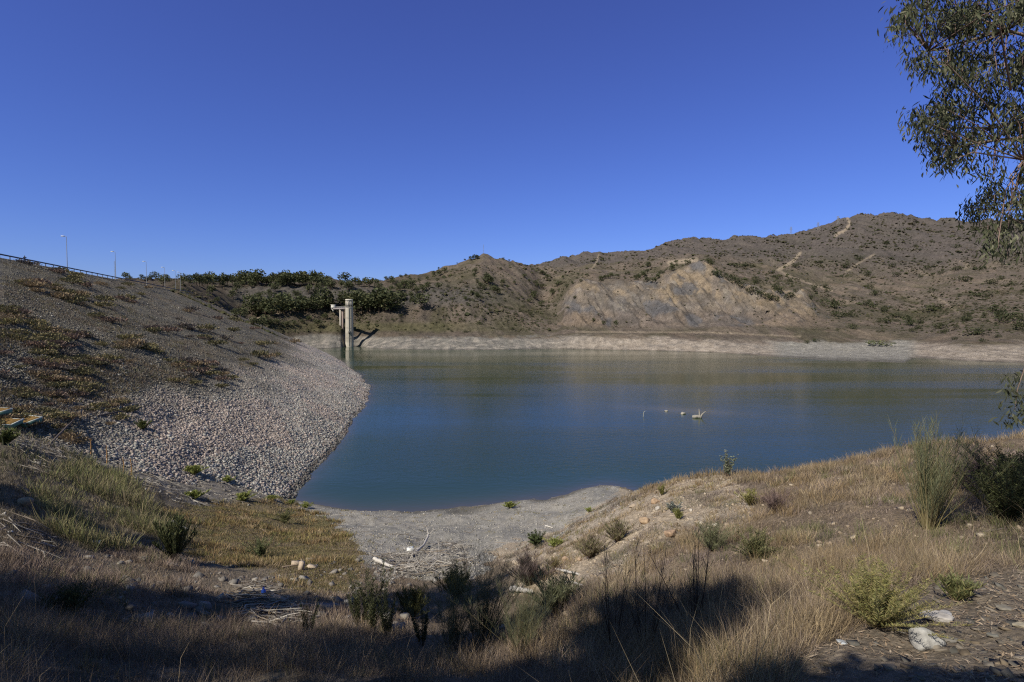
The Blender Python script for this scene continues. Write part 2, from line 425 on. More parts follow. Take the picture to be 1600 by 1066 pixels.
# ------------------------------------------------------------------ large structure: ground, hills, lake, dam
def inpoly(px, row, poly):
    p = np.array(poly, float); c = np.zeros(np.shape(px), bool)
    for i in range(len(p)):
        (x0, y0), (x1, y1) = p[i-1], p[i]
        if y0 == y1: continue
        c ^= ((row < y0) != (row < y1)) & (px < (x1-x0)*(row-y0)/(y1-y0)+x0)
    return c
def zone(x, y, z, poly, wob=14):
    """whether ground points lie in a surveyed patch, its edge broken up"""
    px, row = project(x, y, z)
    w = wob*np.clip(row-560, 20, 400)/250
    px = px + (fbm(x*.9, y*.9, 3, 81)-.5)*3*w; row = row + (fbm(x*.9+40, y*.9, 3, 83)-.5)*1.6*w
    return inpoly(px, row, poly)
GRASS_FLAT = [(255, 800), (330, 784), (430, 780), (475, 795), (522, 815), (556, 850), (572, 890), (545, 920), (455, 925), (440, 888), (330, 880), (280, 862)]
SOIL = [(960, 775), (1010, 738), (1130, 740), (1190, 785), (1150, 830), (1060, 840), (1010, 870), (960, 905), (900, 930), (820, 925), (780, 880), (760, 862), (860, 835)]
BEACH = [(430, 765), (600, 780), (1010, 740), (980, 785), (870, 840), (780, 868), (740, 905), (600, 905), (570, 880), (550, 842), (520, 815), (470, 795), (420, 782)]
STONY = [(1400, 925), (1480, 900), (1640, 885), (1900, 1300), (1150, 1300), (1225, 1040), (1290, 1000), (1340, 985)]
DEBRIS = [(20, 700), (60, 650), (180, 655), (300, 700), (340, 745), (440, 770), (420, 785), (320, 790), (270, 785), (205, 750), (140, 718), (60, 745)]
REEDS = [(55, 790), (68, 748), (140, 722), (205, 755), (268, 800), (275, 850), (180, 862), (90, 850)]

def mixc(c, m, col):
    m = np.asarray(m, float)[..., None]; return c*(1-m) + np.asarray(col, float)*m
def near_color(x, y, z):
    n1 = fbm(x/3, y/3, 4, 91); n2 = fbm(x/.7, y/.7, 3, 93); n3 = fbm(x/.15, y/.15, 2, 95)
    c = np.ones(x.shape+(3,))*np.array([.155, .12, .088])
    c = mixc(c, sstep(.4, .65, n1)*.7, (.21, .165, .115))
    c = mixc(c, sstep(.55, .7, n2)*.5, (.12, .10, .08))
    px, row = project(x, y, z)
    left = px < 560
    c = mixc(c, left*.6, (.15, .13, .10))
    b = zone(x, y, z, BEACH, 8) | ((z < -16.4) & (px > 420))
    c = mixc(c, b, (.285, .265, .232)); c = mixc(c, b*sstep(.42, .62, n1)*.7, (.205, .197, .18)); c = mixc(c, b*sstep(.6, .75, n3)*.25, (.36, .34, .31))
    s = zone(x, y, z, SOIL)
    c = mixc(c, s, (.35, .285, .21)); c = mixc(c, s*sstep(.45, .7, n1)*.7, (.29, .25, .205)); c = mixc(c, s*sstep(.6, .72, n3)*.3, (.38, .32, .25))
    d = zone(x, y, z, DEBRIS)
    c = mixc(c, d*.8, (.17, .155, .14))
    g = zone(x, y, z, GRASS_FLAT)
    c = mixc(c, g*.85, (.16, .125, .075)); c = mixc(c, g*sstep(.5, .6, n1)*.6, (.13, .12, .05))
    st = zone(x, y, z, STONY)
    c = mixc(c, st, (.17, .14, .108))
    wet = sstep(WATER+.55, WATER+.1, z)
    c = c*(1-.55*wet)[..., None]
    return c*(.8+.4*n3)[..., None]

def far_color(x, y, z):
    px, row = project(x, y, z)
    n1 = fbm(x/60, y/60, 4, 101); n2 = fbm(x/14, y/14, 4, 103); n3 = fbm(x/3.5, y/3.5, 3, 105)
    c = np.ones(x.shape+(3,))*np.array([.148, .122, .101])
    farther = sstep(640, 960, y)
    gul = ridged(x/26+y/70, y/60, 3, 5)*.6 + ridged(x/70+3, y/110, 4, 3)*.4
    c = mixc(c, sstep(.5, .68, n1)*.65, (.095, .085, .052))
    c = mixc(c, sstep(.52, .7, n2)*.6, (.175, .135, .108))
    c = mixc(c, sstep(.55, .72, 1-n2)*.55, (.10, .088, .062))
    c = mixc(c, sstep(.6, .46, gul + (n2-.5)*.15)*.55, (.078, .073, .044))
    # pale tracks' soil patches on the right flank
    c = mixc(c, sstep(.66, .75, fbm(x/35+9, y/35, 3, 107))*.45, (.23, .185, .14))
    ridge_back = sstep(700, 930, y + (n2-.5)*120)
    c = mixc(c, ridge_back*.72, (.094, .083, .082))  # haze put into the colour: distant slopes go grey-purple
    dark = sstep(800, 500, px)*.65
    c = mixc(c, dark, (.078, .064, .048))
    rock = sstep(340, 380, px)*sstep(860, 690, px)*sstep(395, 410, y)*sstep(520, 480, y)*sstep(8, 16, z)
    c = mixc(c, rock*.75, (.12, .11, .102)); c = mixc(c, rock*sstep(.5, .7, n3)*.6, (.055, .052, .05))
    face = sstep(862, 890, px+(n2-.5)*70)*sstep(1300, 1250, px+(n2-.5)*70)*sstep(388, 398, y)*sstep(505, 488, y)*sstep(-7, -3, z)
    st = fbm(x/4.5+y/50, y/30+z/9, 4, 111); st2 = fbm(x/26+z/16, y/30, 3, 113)
    fc = np.ones(x.shape+(3,))*np.array([.205, .170, .138])
    fc = mixc(fc, sstep(.42, .62, st2)*.9, (.25, .195, .138)); fc = mixc(fc, sstep(.5, .64, st)*.65, (.165, .142, .132))
    fc = mixc(fc, sstep(.6, .72, fbm(x/17+5, z/15, 3, 115))*.5, (.125, .122, .125))
    fc = mixc(fc, sstep(.66, .74, st)*.55, (.28, .245, .20)); fc = mixc(fc, sstep(11, 2, z)*.5, (.15, .115, .098))
    fc = mixc(fc, sstep(.64, .78, ridged(x/9+y/40, y/30+z/14, 3, 119))*.55, (.085, .075, .068))
    fc = mixc(fc, sstep(.62, .7, fbm(x/12+30, z/11, 3, 127))*.75, (.105, .105, .115))
    fc = fc*1.12
    c = c*(1-face[..., None]) + fc*face[..., None]
    lim = np.interp(px, [500, 700, 1000, 1200, 1300, 1430, 1600], [-11.5, -12, -11.5, -13.5, -14, -14, -13])
    top = sstep(1.2, -1.2, z-lim+(n2-.5)*4 + (n3-.5)*2)
    pink = sstep(800, 960, px)
    bk = np.ones(x.shape+(3,))*np.array([.195, .182, .162]); bk = mixc(bk, pink*.9, (.31, .26, .215))
    bk = mixc(bk, sstep(.5, .7, n3)*.4, (.37, .32, .27)); bk = mixc(bk, sstep(.52, .7, fbm(x/3, z*1.3, 3, 117))*.45, (.17, .155, .145))
    pen = sstep(1190, 1230, px)*sstep(1440, 1415, px)*sstep(-10.5, -13, z)
    bk = mixc(bk, pen*.9, (.25, .238, .215))
    bk = bk*1.18
    c = c*(1-top[..., None]) + bk*top[..., None]
    # olive growth above the bleached bank
    v = sstep(-9.5, -7, z)*sstep(0, -4, z)*sstep(900, 640, px)
    c = mixc(c, v*.6, (.105, .10, .05))
    # pale terrace over the quarry and the worn dirt tracks
    def trk(pts, w):
        m = np.zeros(px.shape)
        for (a0, b0), (a1, b1) in zip(pts[:-1], pts[1:]):
            ux, uy = a1-a0, b1-b0; L = ux*ux+uy*uy
            tt = np.clip(((px-a0)*ux+(row-b0)*uy)/L, 0, 1)
            m = np.maximum(m, sstep(w, w*.4, np.hypot(px-a0-tt*ux, row-b0-tt*uy)))
        return m
    t = trk([(1046, 411), (1088, 406)], 5.0)*(y > 480)
    t = np.maximum(t, trk([(1324, 339), (1328, 350), (1320, 360), (1306, 368)], 2.4))
    t = np.maximum(t, trk([(1250, 396), (1240, 408), (1216, 422)], 3.2))
    t = np.maximum(t, .7*trk([(1216, 422), (1235, 432), (1262, 442), (1300, 455)], 2.0))
    t = np.maximum(t, .6*trk([(1366, 398), (1340, 412), (1322, 425)], 2.0))
    t = np.maximum(t, .6*trk([(1455, 460), (1480, 475), (1497, 488)], 2.2))
    t = np.maximum(t, .5*trk([(1500, 408), (1515, 417), (1502, 420)], 2.0))
    t = np.maximum(t, .7*trk([(936, 399), (932, 410), (925, 420)], 1.6))
    t = np.maximum(t, .6*trk([(900, 519), (1000, 519), (1120, 520), (1250, 526)], 1.8))
    t = np.maximum(t, .75*trk([(385, 500), (420, 493), (455, 487), (490, 482)], 2.0))
    c = mixc(c, t*.8, (.37, .30, .225))
    wet = sstep(WATER+.6, WATER+.15, z)
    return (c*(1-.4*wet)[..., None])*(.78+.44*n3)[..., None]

def grid_mesh(name, X, Y, Z, col, mat_, smooth=True):
    n, m = X.shape
    b = MB()
    i = np.arange(n-1)[:, None]*m; j = np.arange(m-1)[None]
    q = np.stack([i+j, i+m+j, i+m+j+1, i+j+1], -1).reshape(-1, 4)
    b.add(np.stack([X, Y, Z], -1).reshape(-1, 3), q, col.reshape(-1, 3))
    return b.build(name, mat_, smooth=smooth)

# one fan-shaped survey grid, split at the lake bed into the near ground and the hills
U = np.concatenate([np.linspace(-2.3, -.96, 60, endpoint=False), np.linspace(-.96, 1.0, 860), np.linspace(1.0, 2.3, 61)[1:]])
def fan(ys, apex):
    y = ys[None]*np.ones((len(U), 1)); x = U[:, None]*(y+apex); return x, y

m_ground, nt, b = new_mat('earth')
a_ = nt.nodes.new('ShaderNodeAttribute'); a_.attribute_name = 'Col'
n1 = noise_node(nt, 9, 8, .7); n2 = noise_node(nt, 42, 5, .7)
vo = nt.nodes.new('ShaderNodeTexVoronoi'); vo.inputs['Scale'].default_value = 14
tcn = nt.nodes.new('ShaderNodeTexCoord'); nt.links.new(tcn.outputs['Object'], vo.inputs['Vector'])
c = mul(nt, a_.outputs['Color'], ramp(nt, n1.outputs[0], [(.3, .6), (.7, 1.4)]).outputs[0])
c = mul(nt, c, ramp(nt, n2.outputs[0], [(.3, .7), (.7, 1.35)]).outputs[0])
c = mul(nt, c, ramp(nt, vo.outputs['Color'], [(0, .72), (1, 1.3)]).outputs[0])
nt.links.new(c, b.inputs['Base Color']); b.inputs['Roughness'].default_value = .95
b.inputs['Specular IOR Level'].default_value = .1
ad = nt.nodes.new('ShaderNodeMath'); ad.operation = 'ADD'
nt.links.new(n2.outputs[0], ad.inputs[0]); nt.links.new(vo.outputs['Distance'], ad.inputs[1])
bump(nt, b, ad.outputs[0], .7, .05)

m_hill, nt, b = new_mat('hillside')
a_ = nt.nodes.new('ShaderNodeAttribute'); a_.attribute_name = 'Col'
n1 = noise_node(nt, .35, 8, .75); n2 = noise_node(nt, 1.6, 4, .7)
c = mul(nt, a_.outputs['Color'], ramp(nt, n1.outputs[0], [(.3, .62), (.7, 1.38)]).outputs[0])
c = mul(nt, c, ramp(nt, n2.outputs[0], [(.3, .75), (.7, 1.25)]).outputs[0])
nt.links.new(c, b.inputs['Base Color']); b.inputs['Roughness'].default_value = 1
b.inputs['Specular IOR Level'].default_value = .05
b1 = bump(nt, b, n1.outputs[0], .9, 2.4); b2 = bump(nt, b, n2.outputs[0], .8, .7); nt.links.new(b1.outputs[0], b2.inputs['Normal'])

ys = np.exp(np.concatenate([np.linspace(math.log(2), math.log(14+62), 470), np.linspace(math.log(14+63), math.log(14+170), 40)]))-14
X, Y = fan(ys, 14.0)
Z = near_z(X, Y)
tag(grid_mesh('ground', X, Y, Z, near_color(X, Y, Z), m_ground), kind='structure')
ys = np.exp(np.concatenate([np.linspace(math.log(170), math.log(214), 8), np.linspace(math.log(215), math.log(620), 340), np.linspace(math.log(623), math.log(1560), 190), np.linspace(math.log(1580), math.log(3000), 20)]))
X, Y = fan(ys, 0.0); X[:] = U[:, None]*(Y+14*np.clip((214-Y)/44, 0, 1))
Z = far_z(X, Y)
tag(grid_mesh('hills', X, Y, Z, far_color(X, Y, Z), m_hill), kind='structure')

# lake
m_water, nt, b = new_mat('lake_water')
a_ = nt.nodes.new('ShaderNodeAttribute'); a_.attribute_name = 'Col'
nt.links.new(a_.outputs['Color'], b.inputs['Base Color'])
b.inputs['IOR'].default_value = 1.333; b.inputs['Specular IOR Level'].default_value = .38
lanes = noise_node(nt, 1.0, 3, .5, 'Object', (.006, .03, 1))
rr = ramp(nt, lanes.outputs[0], [(.35, .03), (.65, .13)])
nt.links.new(rr.outputs[0], b.inputs['Roughness'])
w1 = noise_node(nt, 1.0, 4, .6, 'Object', (.55, 1.1, 1)); w2 = noise_node(nt, 1.0, 2, .5, 'Object', (3.0, 5.0, 1))
ad = nt.nodes.new('ShaderNodeMath'); ad.operation = 'MULTIPLY_ADD'; ad.inputs[1].default_value = .35
nt.links.new(w2.outputs[0], ad.inputs[0]); nt.links.new(w1.outputs[0], ad.inputs[2])
st = ramp(nt, lanes.outputs[0], [(.38, .25), (.62, 1.0)])
ml = nt.nodes.new('ShaderNodeMath'); ml.operation = 'MULTIPLY'
nt.links.new(ad.outputs[0], ml.inputs[0]); nt.links.new(st.outputs[0], ml.inputs[1])
bump(nt, b, ml.outputs[0], .7, .10)
ys = np.exp(np.linspace(math.log(52), math.log(430), 360))
u = np.linspace(-.75, 1.6, 420)
Y = ys[None]*np.ones((len(u), 1)); X = u[:, None]*Y; Z = np.full(X.shape, WATER)
dep = np.clip(WATER - surf(X, Y), 0, 9)
shoal = np.exp(-(((X-36)/11)**2 + ((Y-119+ (X-36)*.35)/4.5)**2))
dep = np.minimum(dep, 9-8.3*shoal)
c = np.ones(X.shape+(3,))*np.array([.018, .037, .014])
c = mixc(c, np.exp(-dep/2.2)*.9, (.024, .056, .030)); c = mixc(c, np.exp(-dep/.55)*.8, (.075, .065, .06))
c = mixc(c, shoal*.45, (.11, .095, .06))
tag(grid_mesh('lake', X, Y, Z, c, m_water), kind='structure')

# dam: crest road, upstream face, downstream face
m_dam = col_mat('dam_stone', .95, .45, 1.6, .9, .35, .1)
a = np.concatenate([np.linspace(-145, -60, 120), np.linspace(-60, 40, 170)[1:], np.linspace(40, 230, 150)[1:]])
s = np.concatenate([[-45, -30, -18, -10.01], np.linspace(-9.9, 0, 5), np.linspace(.3, 86, 280)])
A, S = np.meshgrid(a, s, indexing='ij')
X = P0[0]+A*DU[0]+S*DN[0]; Y = P0[1]+A*DU[1]+S*DN[1]
Z = dam_z(X, Y)
def dam_color(X, Y, Z, A, S):
    n1 = fbm(A/12, S/7, 4, 121); n2 = fbm(A/2.2, S/2.2, 3, 123)
    line = Z + (n1-.5)*7 + (n2-.5)*2
    c = np.ones(X.shape+(3,))*np.array([.128, .117, .096])
    c = mixc(c, sstep(.48, .65, n1)*.6, (.15, .12, .09)); c = mixc(c, sstep(.55, .7, n2)*.5, (.055, .052, .05))
    low = sstep(-7, -14.5, line)
    c = mixc(c, low, (.33, .295, .262)); c = mixc(c, low*sstep(.5, .68, n1)*.7, (.315, .295, .27))
    c = mixc(c, low*sstep(.5, .35, n1)*.5, (.36, .30, .265))
    c = mixc(c, (S < 0) & (S > -10), (.17, .165, .155))
    return c*(.75+.5*n2)[..., None]
dam = grid_mesh('dam_embankment', X, Y, Z, dam_color(X, Y, Z, A, S), m_dam)
tag(dam, 'long sloping dam face of dark grey rubble, pale and pinkish down by the water', 'dam')

# ------------------------------------------------------------------ shared materials for the objects
m_conc = col_mat('concrete', .85, .12, 3.0, .3, .03)
m_steel = col_mat('galvanised_steel', .5, .1, 5.0, .0, .0, .5)
m_rock = col_mat('bare_rock', .92, .35, 9.0, .7, .03, .15)
m_rubble = col_mat('rubble_stone', .95, .3, 5.0, .5, .05, .1)
m_leaf = col_mat('foliage', .75, .2, 2.0, .0, .0, .25, .22)
m_scrub = col_mat('dry_scrub', .9, .2, 3.0, .0, .0, .1, .15)
m_wood = col_mat('weathered_wood', .85, .3, 14.0, .4, .01, .15)
m_bark = col_mat('bark', .9, .3, 6.0, .5, .02, .1)
m_cloth = col_mat('cloth', .9, .1, 20.0, .0, .0, .1)
m_plastic = col_mat('plastic', .45, .05, 10.0, .0, .0, .5)

# ------------------------------------------------------------------ rubble lying on the dam (past counting)
CUBE_V = np.array([(-1, -1, -1), (1, -1, -1), (1, 1, -1), (-1, 1, -1), (-1, -1, 1), (1, -1, 1), (1, 1, 1), (-1, 1, 1)], float)
CUBE_F = np.array([(0, 3, 2, 1), (4, 5, 6, 7), (0, 1, 5, 4), (1, 2, 6, 5), (2, 3, 7, 6), (3, 0, 4, 7)])
def rocks(mb, pos, size, col, flat=.65, sink=.25, jit=.35):
    """many angular stones at once: jittered, turned boxes half pressed into the ground"""
    k = len(pos); size = np.broadcast_to(size, (k,))
    v = CUBE_V[None]*(1+rng.uniform(-jit, jit, (k, 8, 3)))
    v = v*np.stack([rng.uniform(.6, 1.25, k), rng.uniform(.6, 1.1, k), flat*rng.uniform(.6, 1.2, k)], 1)[:, None]
    def rot(v, ang, i, j):
        c, s_ = np.cos(ang)[:, None], np.sin(ang)[:, None]; w = v.copy()
        w[..., i] = c*v[..., i]-s_*v[..., j]; w[..., j] = s_*v[..., i]+c*v[..., j]; return w
    v = rot(v, rng.uniform(-.5, .5, k), 0, 2); v = rot(v, rng.uniform(-.5, .5, k), 1, 2); v = rot(v, rng.uniform(0, 6.3, k), 0, 1)
    v = v*(size*.5)[:, None, None]
    v = v + pos[:, None]; v[..., 2] += (size*(.5-sink)*flat)[:, None]
    f = CUBE_F[None] + (np.arange(k)*8)[:, None, None]
    mb.add(v.reshape(-1, 3), f.reshape(-1, 4), np.repeat(col, 8, 0))

def dam_points(n, lo=None):
    """points on the dam face spread evenly over its picture"""
    px = np.where(rng.random(n*3) < .9, rng.uniform(-250, 585, n*3), rng.uniform(-900, -250, n*3)); row = rng.uniform(395, 785, n*3)
    tx, tz = ray(px, row)
    # meet the face by fixed-point steps on the smooth plane
    d = np.full(len(px), 120.0)
    for _ in range(25):
        z = dam_base(tx*d, d); a, s = dam_as(tx*d, d)
        g = z - tz*d; h = .5
        g2 = dam_base(tx*(d+h), d+h) - tz*(d+h)
        d = np.clip(d - np.clip(g/((g2-g)/h+1e-9), -25, 25), 15, 420)
    x, y = tx*d, d; z = dam_z(x, y); a, s = dam_as(x, y)
    ok = (np.abs(dam_base(x, y)-tz*d) < .3) & (s > .5) & (z > WATER-.3) & (a < 226)
    gz = np.where(y < 170, near_z(x, y), far_z(x, y)); ok &= gz < z
    return np.stack([x, y, z], 1)[ok][:n]
pts = dam_points(130000)
a, s = dam_as(pts[:, 0], pts[:, 1]); n1 = fbm(a/12, s/7, 4, 121)
low = np.clip(sstep(-6.5, -14, pts[:, 2]+(n1-.5)*7)+rng.normal(0, .1, len(pts)), 0, 1)
upper = np.stack([rng.uniform(.10, .19, len(pts))]*3, 1)*np.array([1.04, .95, .80])
lower = np.stack([rng.uniform(.20, .43, len(pts))]*3, 1)*np.array([1.02, .98, .90])
pink = (rng.random(len(pts)) < .35+.5*(n1 < .46)); lower[pink] *= np.array([1.08, .93, .90])
colr = upper*(1-low)[:, None] + lower*low[:, None]
colr *= rng.triangular(.6, 1.05, 1.2, len(pts))[:, None]; bright = rng.random(len(pts)) < .03; colr[bright] = np.array([.36, .34, .31])
size = np.exp(rng.normal(-1.95, .42, len(pts)))*np.clip(pts[:, 1]/150, .8, 1.4)*(.8+.3*low)
size *= np.where(pts[:, 2] < WATER+2.2, 1.2, 1.0)
colr *= np.where(pts[:, 2] < WATER+.35, .5, 1.0)[:, None]
mb = MB(); rocks(mb, pts, np.clip(size, .09, .31), colr)
tag(mb.build('rubble', m_rubble), kind='stuff')

# ------------------------------------------------------------------ scrub meshes
def shrub_mesh(name, cols, n=170, h=.55, leaf=.16, flat=.5, seed=0, up=.5):
    """a rounded cushion (radius 1) of many small leafy faces on a few stems"""
    r = np.random.default_rng(seed); mb = MB(); cols = np.array(cols)
    lob = [(r.uniform(-.5, .5), r.uniform(-.5, .5), r.uniform(.45, .75)) for _ in range(5)]
    for k in range(n):
        cx, cy, R = lob[k % 5]
        th = r.uniform(0, 6.28); ph = math.acos(r.uniform(-.15, 1)); rr = R*r.uniform(.62, 1.05)
        p = np.array([cx+rr*math.sin(ph)*math.cos(th), cy+rr*math.sin(ph)*math.sin(th), h*(.25+1.1*rr*math.cos(ph)/.75*.8)])
        d = np.array([p[0]-cx*.5, p[1]-cy*.5, up+r.uniform(0, .6)]) + r.normal(0, .35, 3); d /= np.linalg.norm(d)
        s = np.cross(d, r.normal(0, 1, 3)); s /= np.linalg.norm(s)+1e-6
        L = leaf*r.uniform(.7, 1.5); W = leaf*r.uniform(.25, .5)
        p[2] = max(p[2], .02)
        mb.add([p-s*W*.6, p+d*L*.5-s*W, p+d*L, p+d*L*.5+s*W, p+s*W*.6], [(0, 1, 2, 3, 4)], cols[r.integers(len(cols))]*r.uniform(.75, 1.25))
    for k in range(7):
        th = r.uniform(0, 6.28); R = r.uniform(.3, .8)
        mb.tube([(0, 0, -.05), (R*.4*math.cos(th), R*.4*math.sin(th), h*.35), (R*math.cos(th), R*math.sin(th), h*.75)], [.03, .02, .01], 4, (.12, .09, .07))
    return mb.mesh(name)
KINDS = {
 'grey': ([(.18, .15, .135), (.20, .165, .145), (.16, .145, .12)], 'low grey-brown cushion shrub on the rubble of the dam face', 'grey-brown shrubs on the dam face'),
 'red': ([(.20, .135, .105), (.19, .14, .12), (.17, .125, .105)], 'low reddish shrub on the rubble of the dam face', 'reddish shrubs on the dam face'),
 'olive': ([(.17, .15, .08), (.19, .165, .095), (.14, .13, .07)], 'low olive-green shrub on the rubble of the dam face', 'olive shrubs on the dam face'),
 'yellow': ([(.20, .175, .09), (.18, .16, .075), (.22, .18, .11)], 'low yellow-green shrub on the rubble of the dam face', 'yellow-green shrubs on the dam face'),
 'straw': ([(.30, .225, .145), (.27, .205, .13), (.24, .18, .12)], 'low straw-coloured shrub on the rubble of the dam face', 'straw-coloured shrubs on the dam face'),
}
shr = {k: [shrub_mesh('low_shrub', v[0], 240, .5, .15, seed=i*10+j) for j in range(3)] for i, (k, v) in enumerate(KINDS.items())}
def place(me, name, mats, loc, rz, sc, label=None, cat=None, group=None):
    o = link_mesh(name, me, mats); o.location = loc; o.rotation_euler = (0, 0, rz); o.scale = sc
    return tag(o, label, cat, group)
pts = dam_points(1500)
pts = pts[pts[:, 2] > -9.5 + 3*(rng.random(len(pts))-.5)]
a, s = dam_as(pts[:, 0], pts[:, 1])
clump = fbm(a/11, s/6, 3, 131); order = np.argsort(-clump + rng.uniform(0, .22, len(pts)))
pts = pts[order][:298]; a = a[order]; s = s[order]
names = list(KINDS)
for i, p in enumerate(pts):
    w = fbm(np.array([a[i]/16]), np.array([s[i]/9]), 2, 137)[0] + rng.uniform(-.2, .2)
    k = names[int(np.clip((w-.2)/.6*5, 0, 4.99))] if rng.random() < .8 else names[rng.integers(5)]
    R = rng.uniform(.75, 2.0)*np.clip(p[1]/95, .6, 1.5)
    place(shr[k][rng.integers(3)], 'low_shrub', m_scrub, p, -.31+rng.normal(0, .25), (R*.85, R*1.3, R*rng.uniform(.85, 1.2)), KINDS[k][1], 'shrub', KINDS[k][2])

# short dry herbs between the stones
def blades(mb, pos, ht, wid, col, lean=.35, bend=.3, dirv=None):
    """grass blades at pos: tapered two-part strips"""
    k = len(pos); ht = np.broadcast_to(ht, (k,)); wid = np.broadcast_to(wid, (k,))
    th = rng.uniform(0, 6.283, k); le = np.abs(rng.normal(0, lean, k))
    d = np.stack([np.cos(th)*le, np.sin(th)*le, np.ones(k)], 1)
    if dirv is not None: d = d + dirv
    d /= np.linalg.norm(d, axis=1)[:, None]
    f = rng.uniform(0, 6.283, k); s = np.stack([np.cos(f), np.sin(f), np.zeros(k)], 1)*(wid*.5)[:, None]
    mid = pos + d*(ht*.55)[:, None]
    d2 = d + np.stack([np.cos(th), np.sin(th), -np.ones(k)*.5], 1)*(rng.uniform(0, bend, k))[:, None]
    tip = mid + d2*(ht*.5)[:, None]
    v = np.stack([pos-s, pos+s, mid+s*.75, mid-s*.75, tip], 1).reshape(-1, 3)
    b = (np.arange(k)*5)[:, None]
    c5 = np.repeat(col, 5, 0)
    mb.add(v, b+np.array([[0, 1, 2, 3]]), c5)
    n0 = mb.n; mb.f.append(b+np.array([[3, 2, 4]])+n0-len(v)); mb.mi.append(np.zeros(k, int))
def clumps(mb, cen, per, rad, ht, wid, cols, lean=.35, bend=.3, fan=0.0, cvar=.25):
    """tufts: per blades round each centre, one tint to a tuft"""
    k = len(cen); cols = np.array(cols)
    base = cols[rng.integers(len(cols), size=k)]*rng.uniform(1-cvar, 1+cvar, (k, 1))
    ix = np.repeat(np.arange(k), per)
    off = rng.normal(0, 1, (len(ix), 2)); rd = np.broadcast_to(rad, (k,))[ix][:, None]
    p = cen[ix].copy(); p[:, :2] += off*rd
    p[:, 2] = surf(p[:, 0], p[:, 1]) - .01
    h = np.broadcast_to(ht, (k,))[ix]*rng.uniform(.55, 1.15, len(ix))
    out = np.concatenate([off*fan, np.zeros((len(ix), 1))], 1)
    blades(mb, p, h, np.broadcast_to(wid, (k,))[ix], base[ix]*rng.uniform(.7, 1.3, (len(ix), 1)), lean, bend, out)
pts = dam_points(11000); pts = pts[pts[:, 2] > -9.5]
a, s = dam_as(pts[:, 0], pts[:, 1]); pts = pts[fbm(a/9, s/5, 3, 139)+rng.uniform(-.1, .1, len(pts)) > .47]
mb = MB(); clumps(mb, pts, 12, .35, .42, .045, [(.20, .155, .10), (.15, .135, .07), (.17, .125, .095), (.13, .105, .09)], .7, .5)
tag(mb.build('dry_grass', m_scrub), kind='stuff')

# ------------------------------------------------------------------ things on the dam crest
def crest(a, s=0.0, dz=0.0):
    return np.array([P0[0]+a*DU[0]+s*DN[0], P0[1]+a*DU[1]+s*DN[1], CREST+dz])
CR_RZ = math.atan2(DU[1], DU[0])
rail = empty('guard_rail', crest(-75, .2), CR_RZ)
mb = MB()
prof = [(-.02, .50), (.05, .56), (.0, .62), (.0, .66), (.05, .73), (-.02, .80), (-.05, .80), (-.03, .65), (-.05, .50)]
L = 215.0; n = 55
v = [(x, q[0], q[1]) for x in np.linspace(0, L, n) for q in prof]; m = len(prof)
mb.add(v, [(i*m+j, (i+1)*m+j, (i+1)*m+(j+1) % m, i*m+(j+1) % m) for i in range(n-1) for j in range(m)], (.075, .06, .055))
mb.build('beam', m_steel, rail)
mb = MB(); mb.box((-.07, -.18, -.4), (.07, -.06, .78), (.10, .09, .085)); post = mb.mesh('post')
for i in range(54):
    o = link_mesh('post', post, m_steel, rail); o.location = (1+i*4.0, 0, 0)
tag(rail, 'long dark steel guard rail on short posts along the dam crest', 'guard rail')

def lamp_parts(root):
    mb = MB(); mb.tube([(0, 0, -.3), (0, 0, 4.5), (0, 0, 8.9)], [.09, .07, .05], 10, (.27, .27, .28)); pole = mb.build('pole', m_steel, root, True)
    mb = MB(); mb.lathe([(.0, 0), (.2, 0), (.2, .05), (.12, .25), (.1, .4)], 10, (.3, .3, .3)); mb.build('foot', m_steel, root)
    mb = MB(); mb.tube([(0, 0, 8.8), (-.15, .0, 9.0), (-.4, 0, 9.05)], [.05, .045, .04], 8, (.36, .36, .37)); mb.build('arm', m_steel, root)
    mb = MB(); mb.box((-1.25, -.16, 8.96), (-.3, .16, 9.14), (.55, .55, .54), taper=.8); head = mb.build('lamp_head', m_plastic, root)
    mb = MB(); mb.box((-1.15, -.12, 8.93), (-.5, .12, 8.958), (.5, .5, .48)); mb.build('lens', m_plastic, head)
def copy_tree(o, parent=None):
    c = o.copy(); SC.collection.objects.link(c)
    if parent is not None: c.parent = parent
    for ch in [x for x in SC.objects if x.parent == o]: copy_tree(ch, c)
    return c
LAMPS = [(0.1, 'tallest street lamp on the dam crest, standing clear above the guard rail'),
         (35.6, 'second street lamp on the dam crest, next to a thin dark mast'),
         (68, 'street lamp on the dam crest with dark pines low behind its foot'),
         (93, 'street lamp on the dam crest standing before the first big pines'),
         (110, 'short-looking street lamp at the far end of the crest, its head above the pines'),
         (119, 'smallest street lamp, last on the crest, set against the rock slope')]
base = None
for aa, lb in LAMPS:
    p = crest(aa, -.5)
    if base is None:
        base = empty('street_lamp', p, 0.25); lamp_parts(base); o = base
    else: o = copy_tree(base)
    o.location = p; tag(o, lb, 'street lamp', 'street lamps along the dam crest')

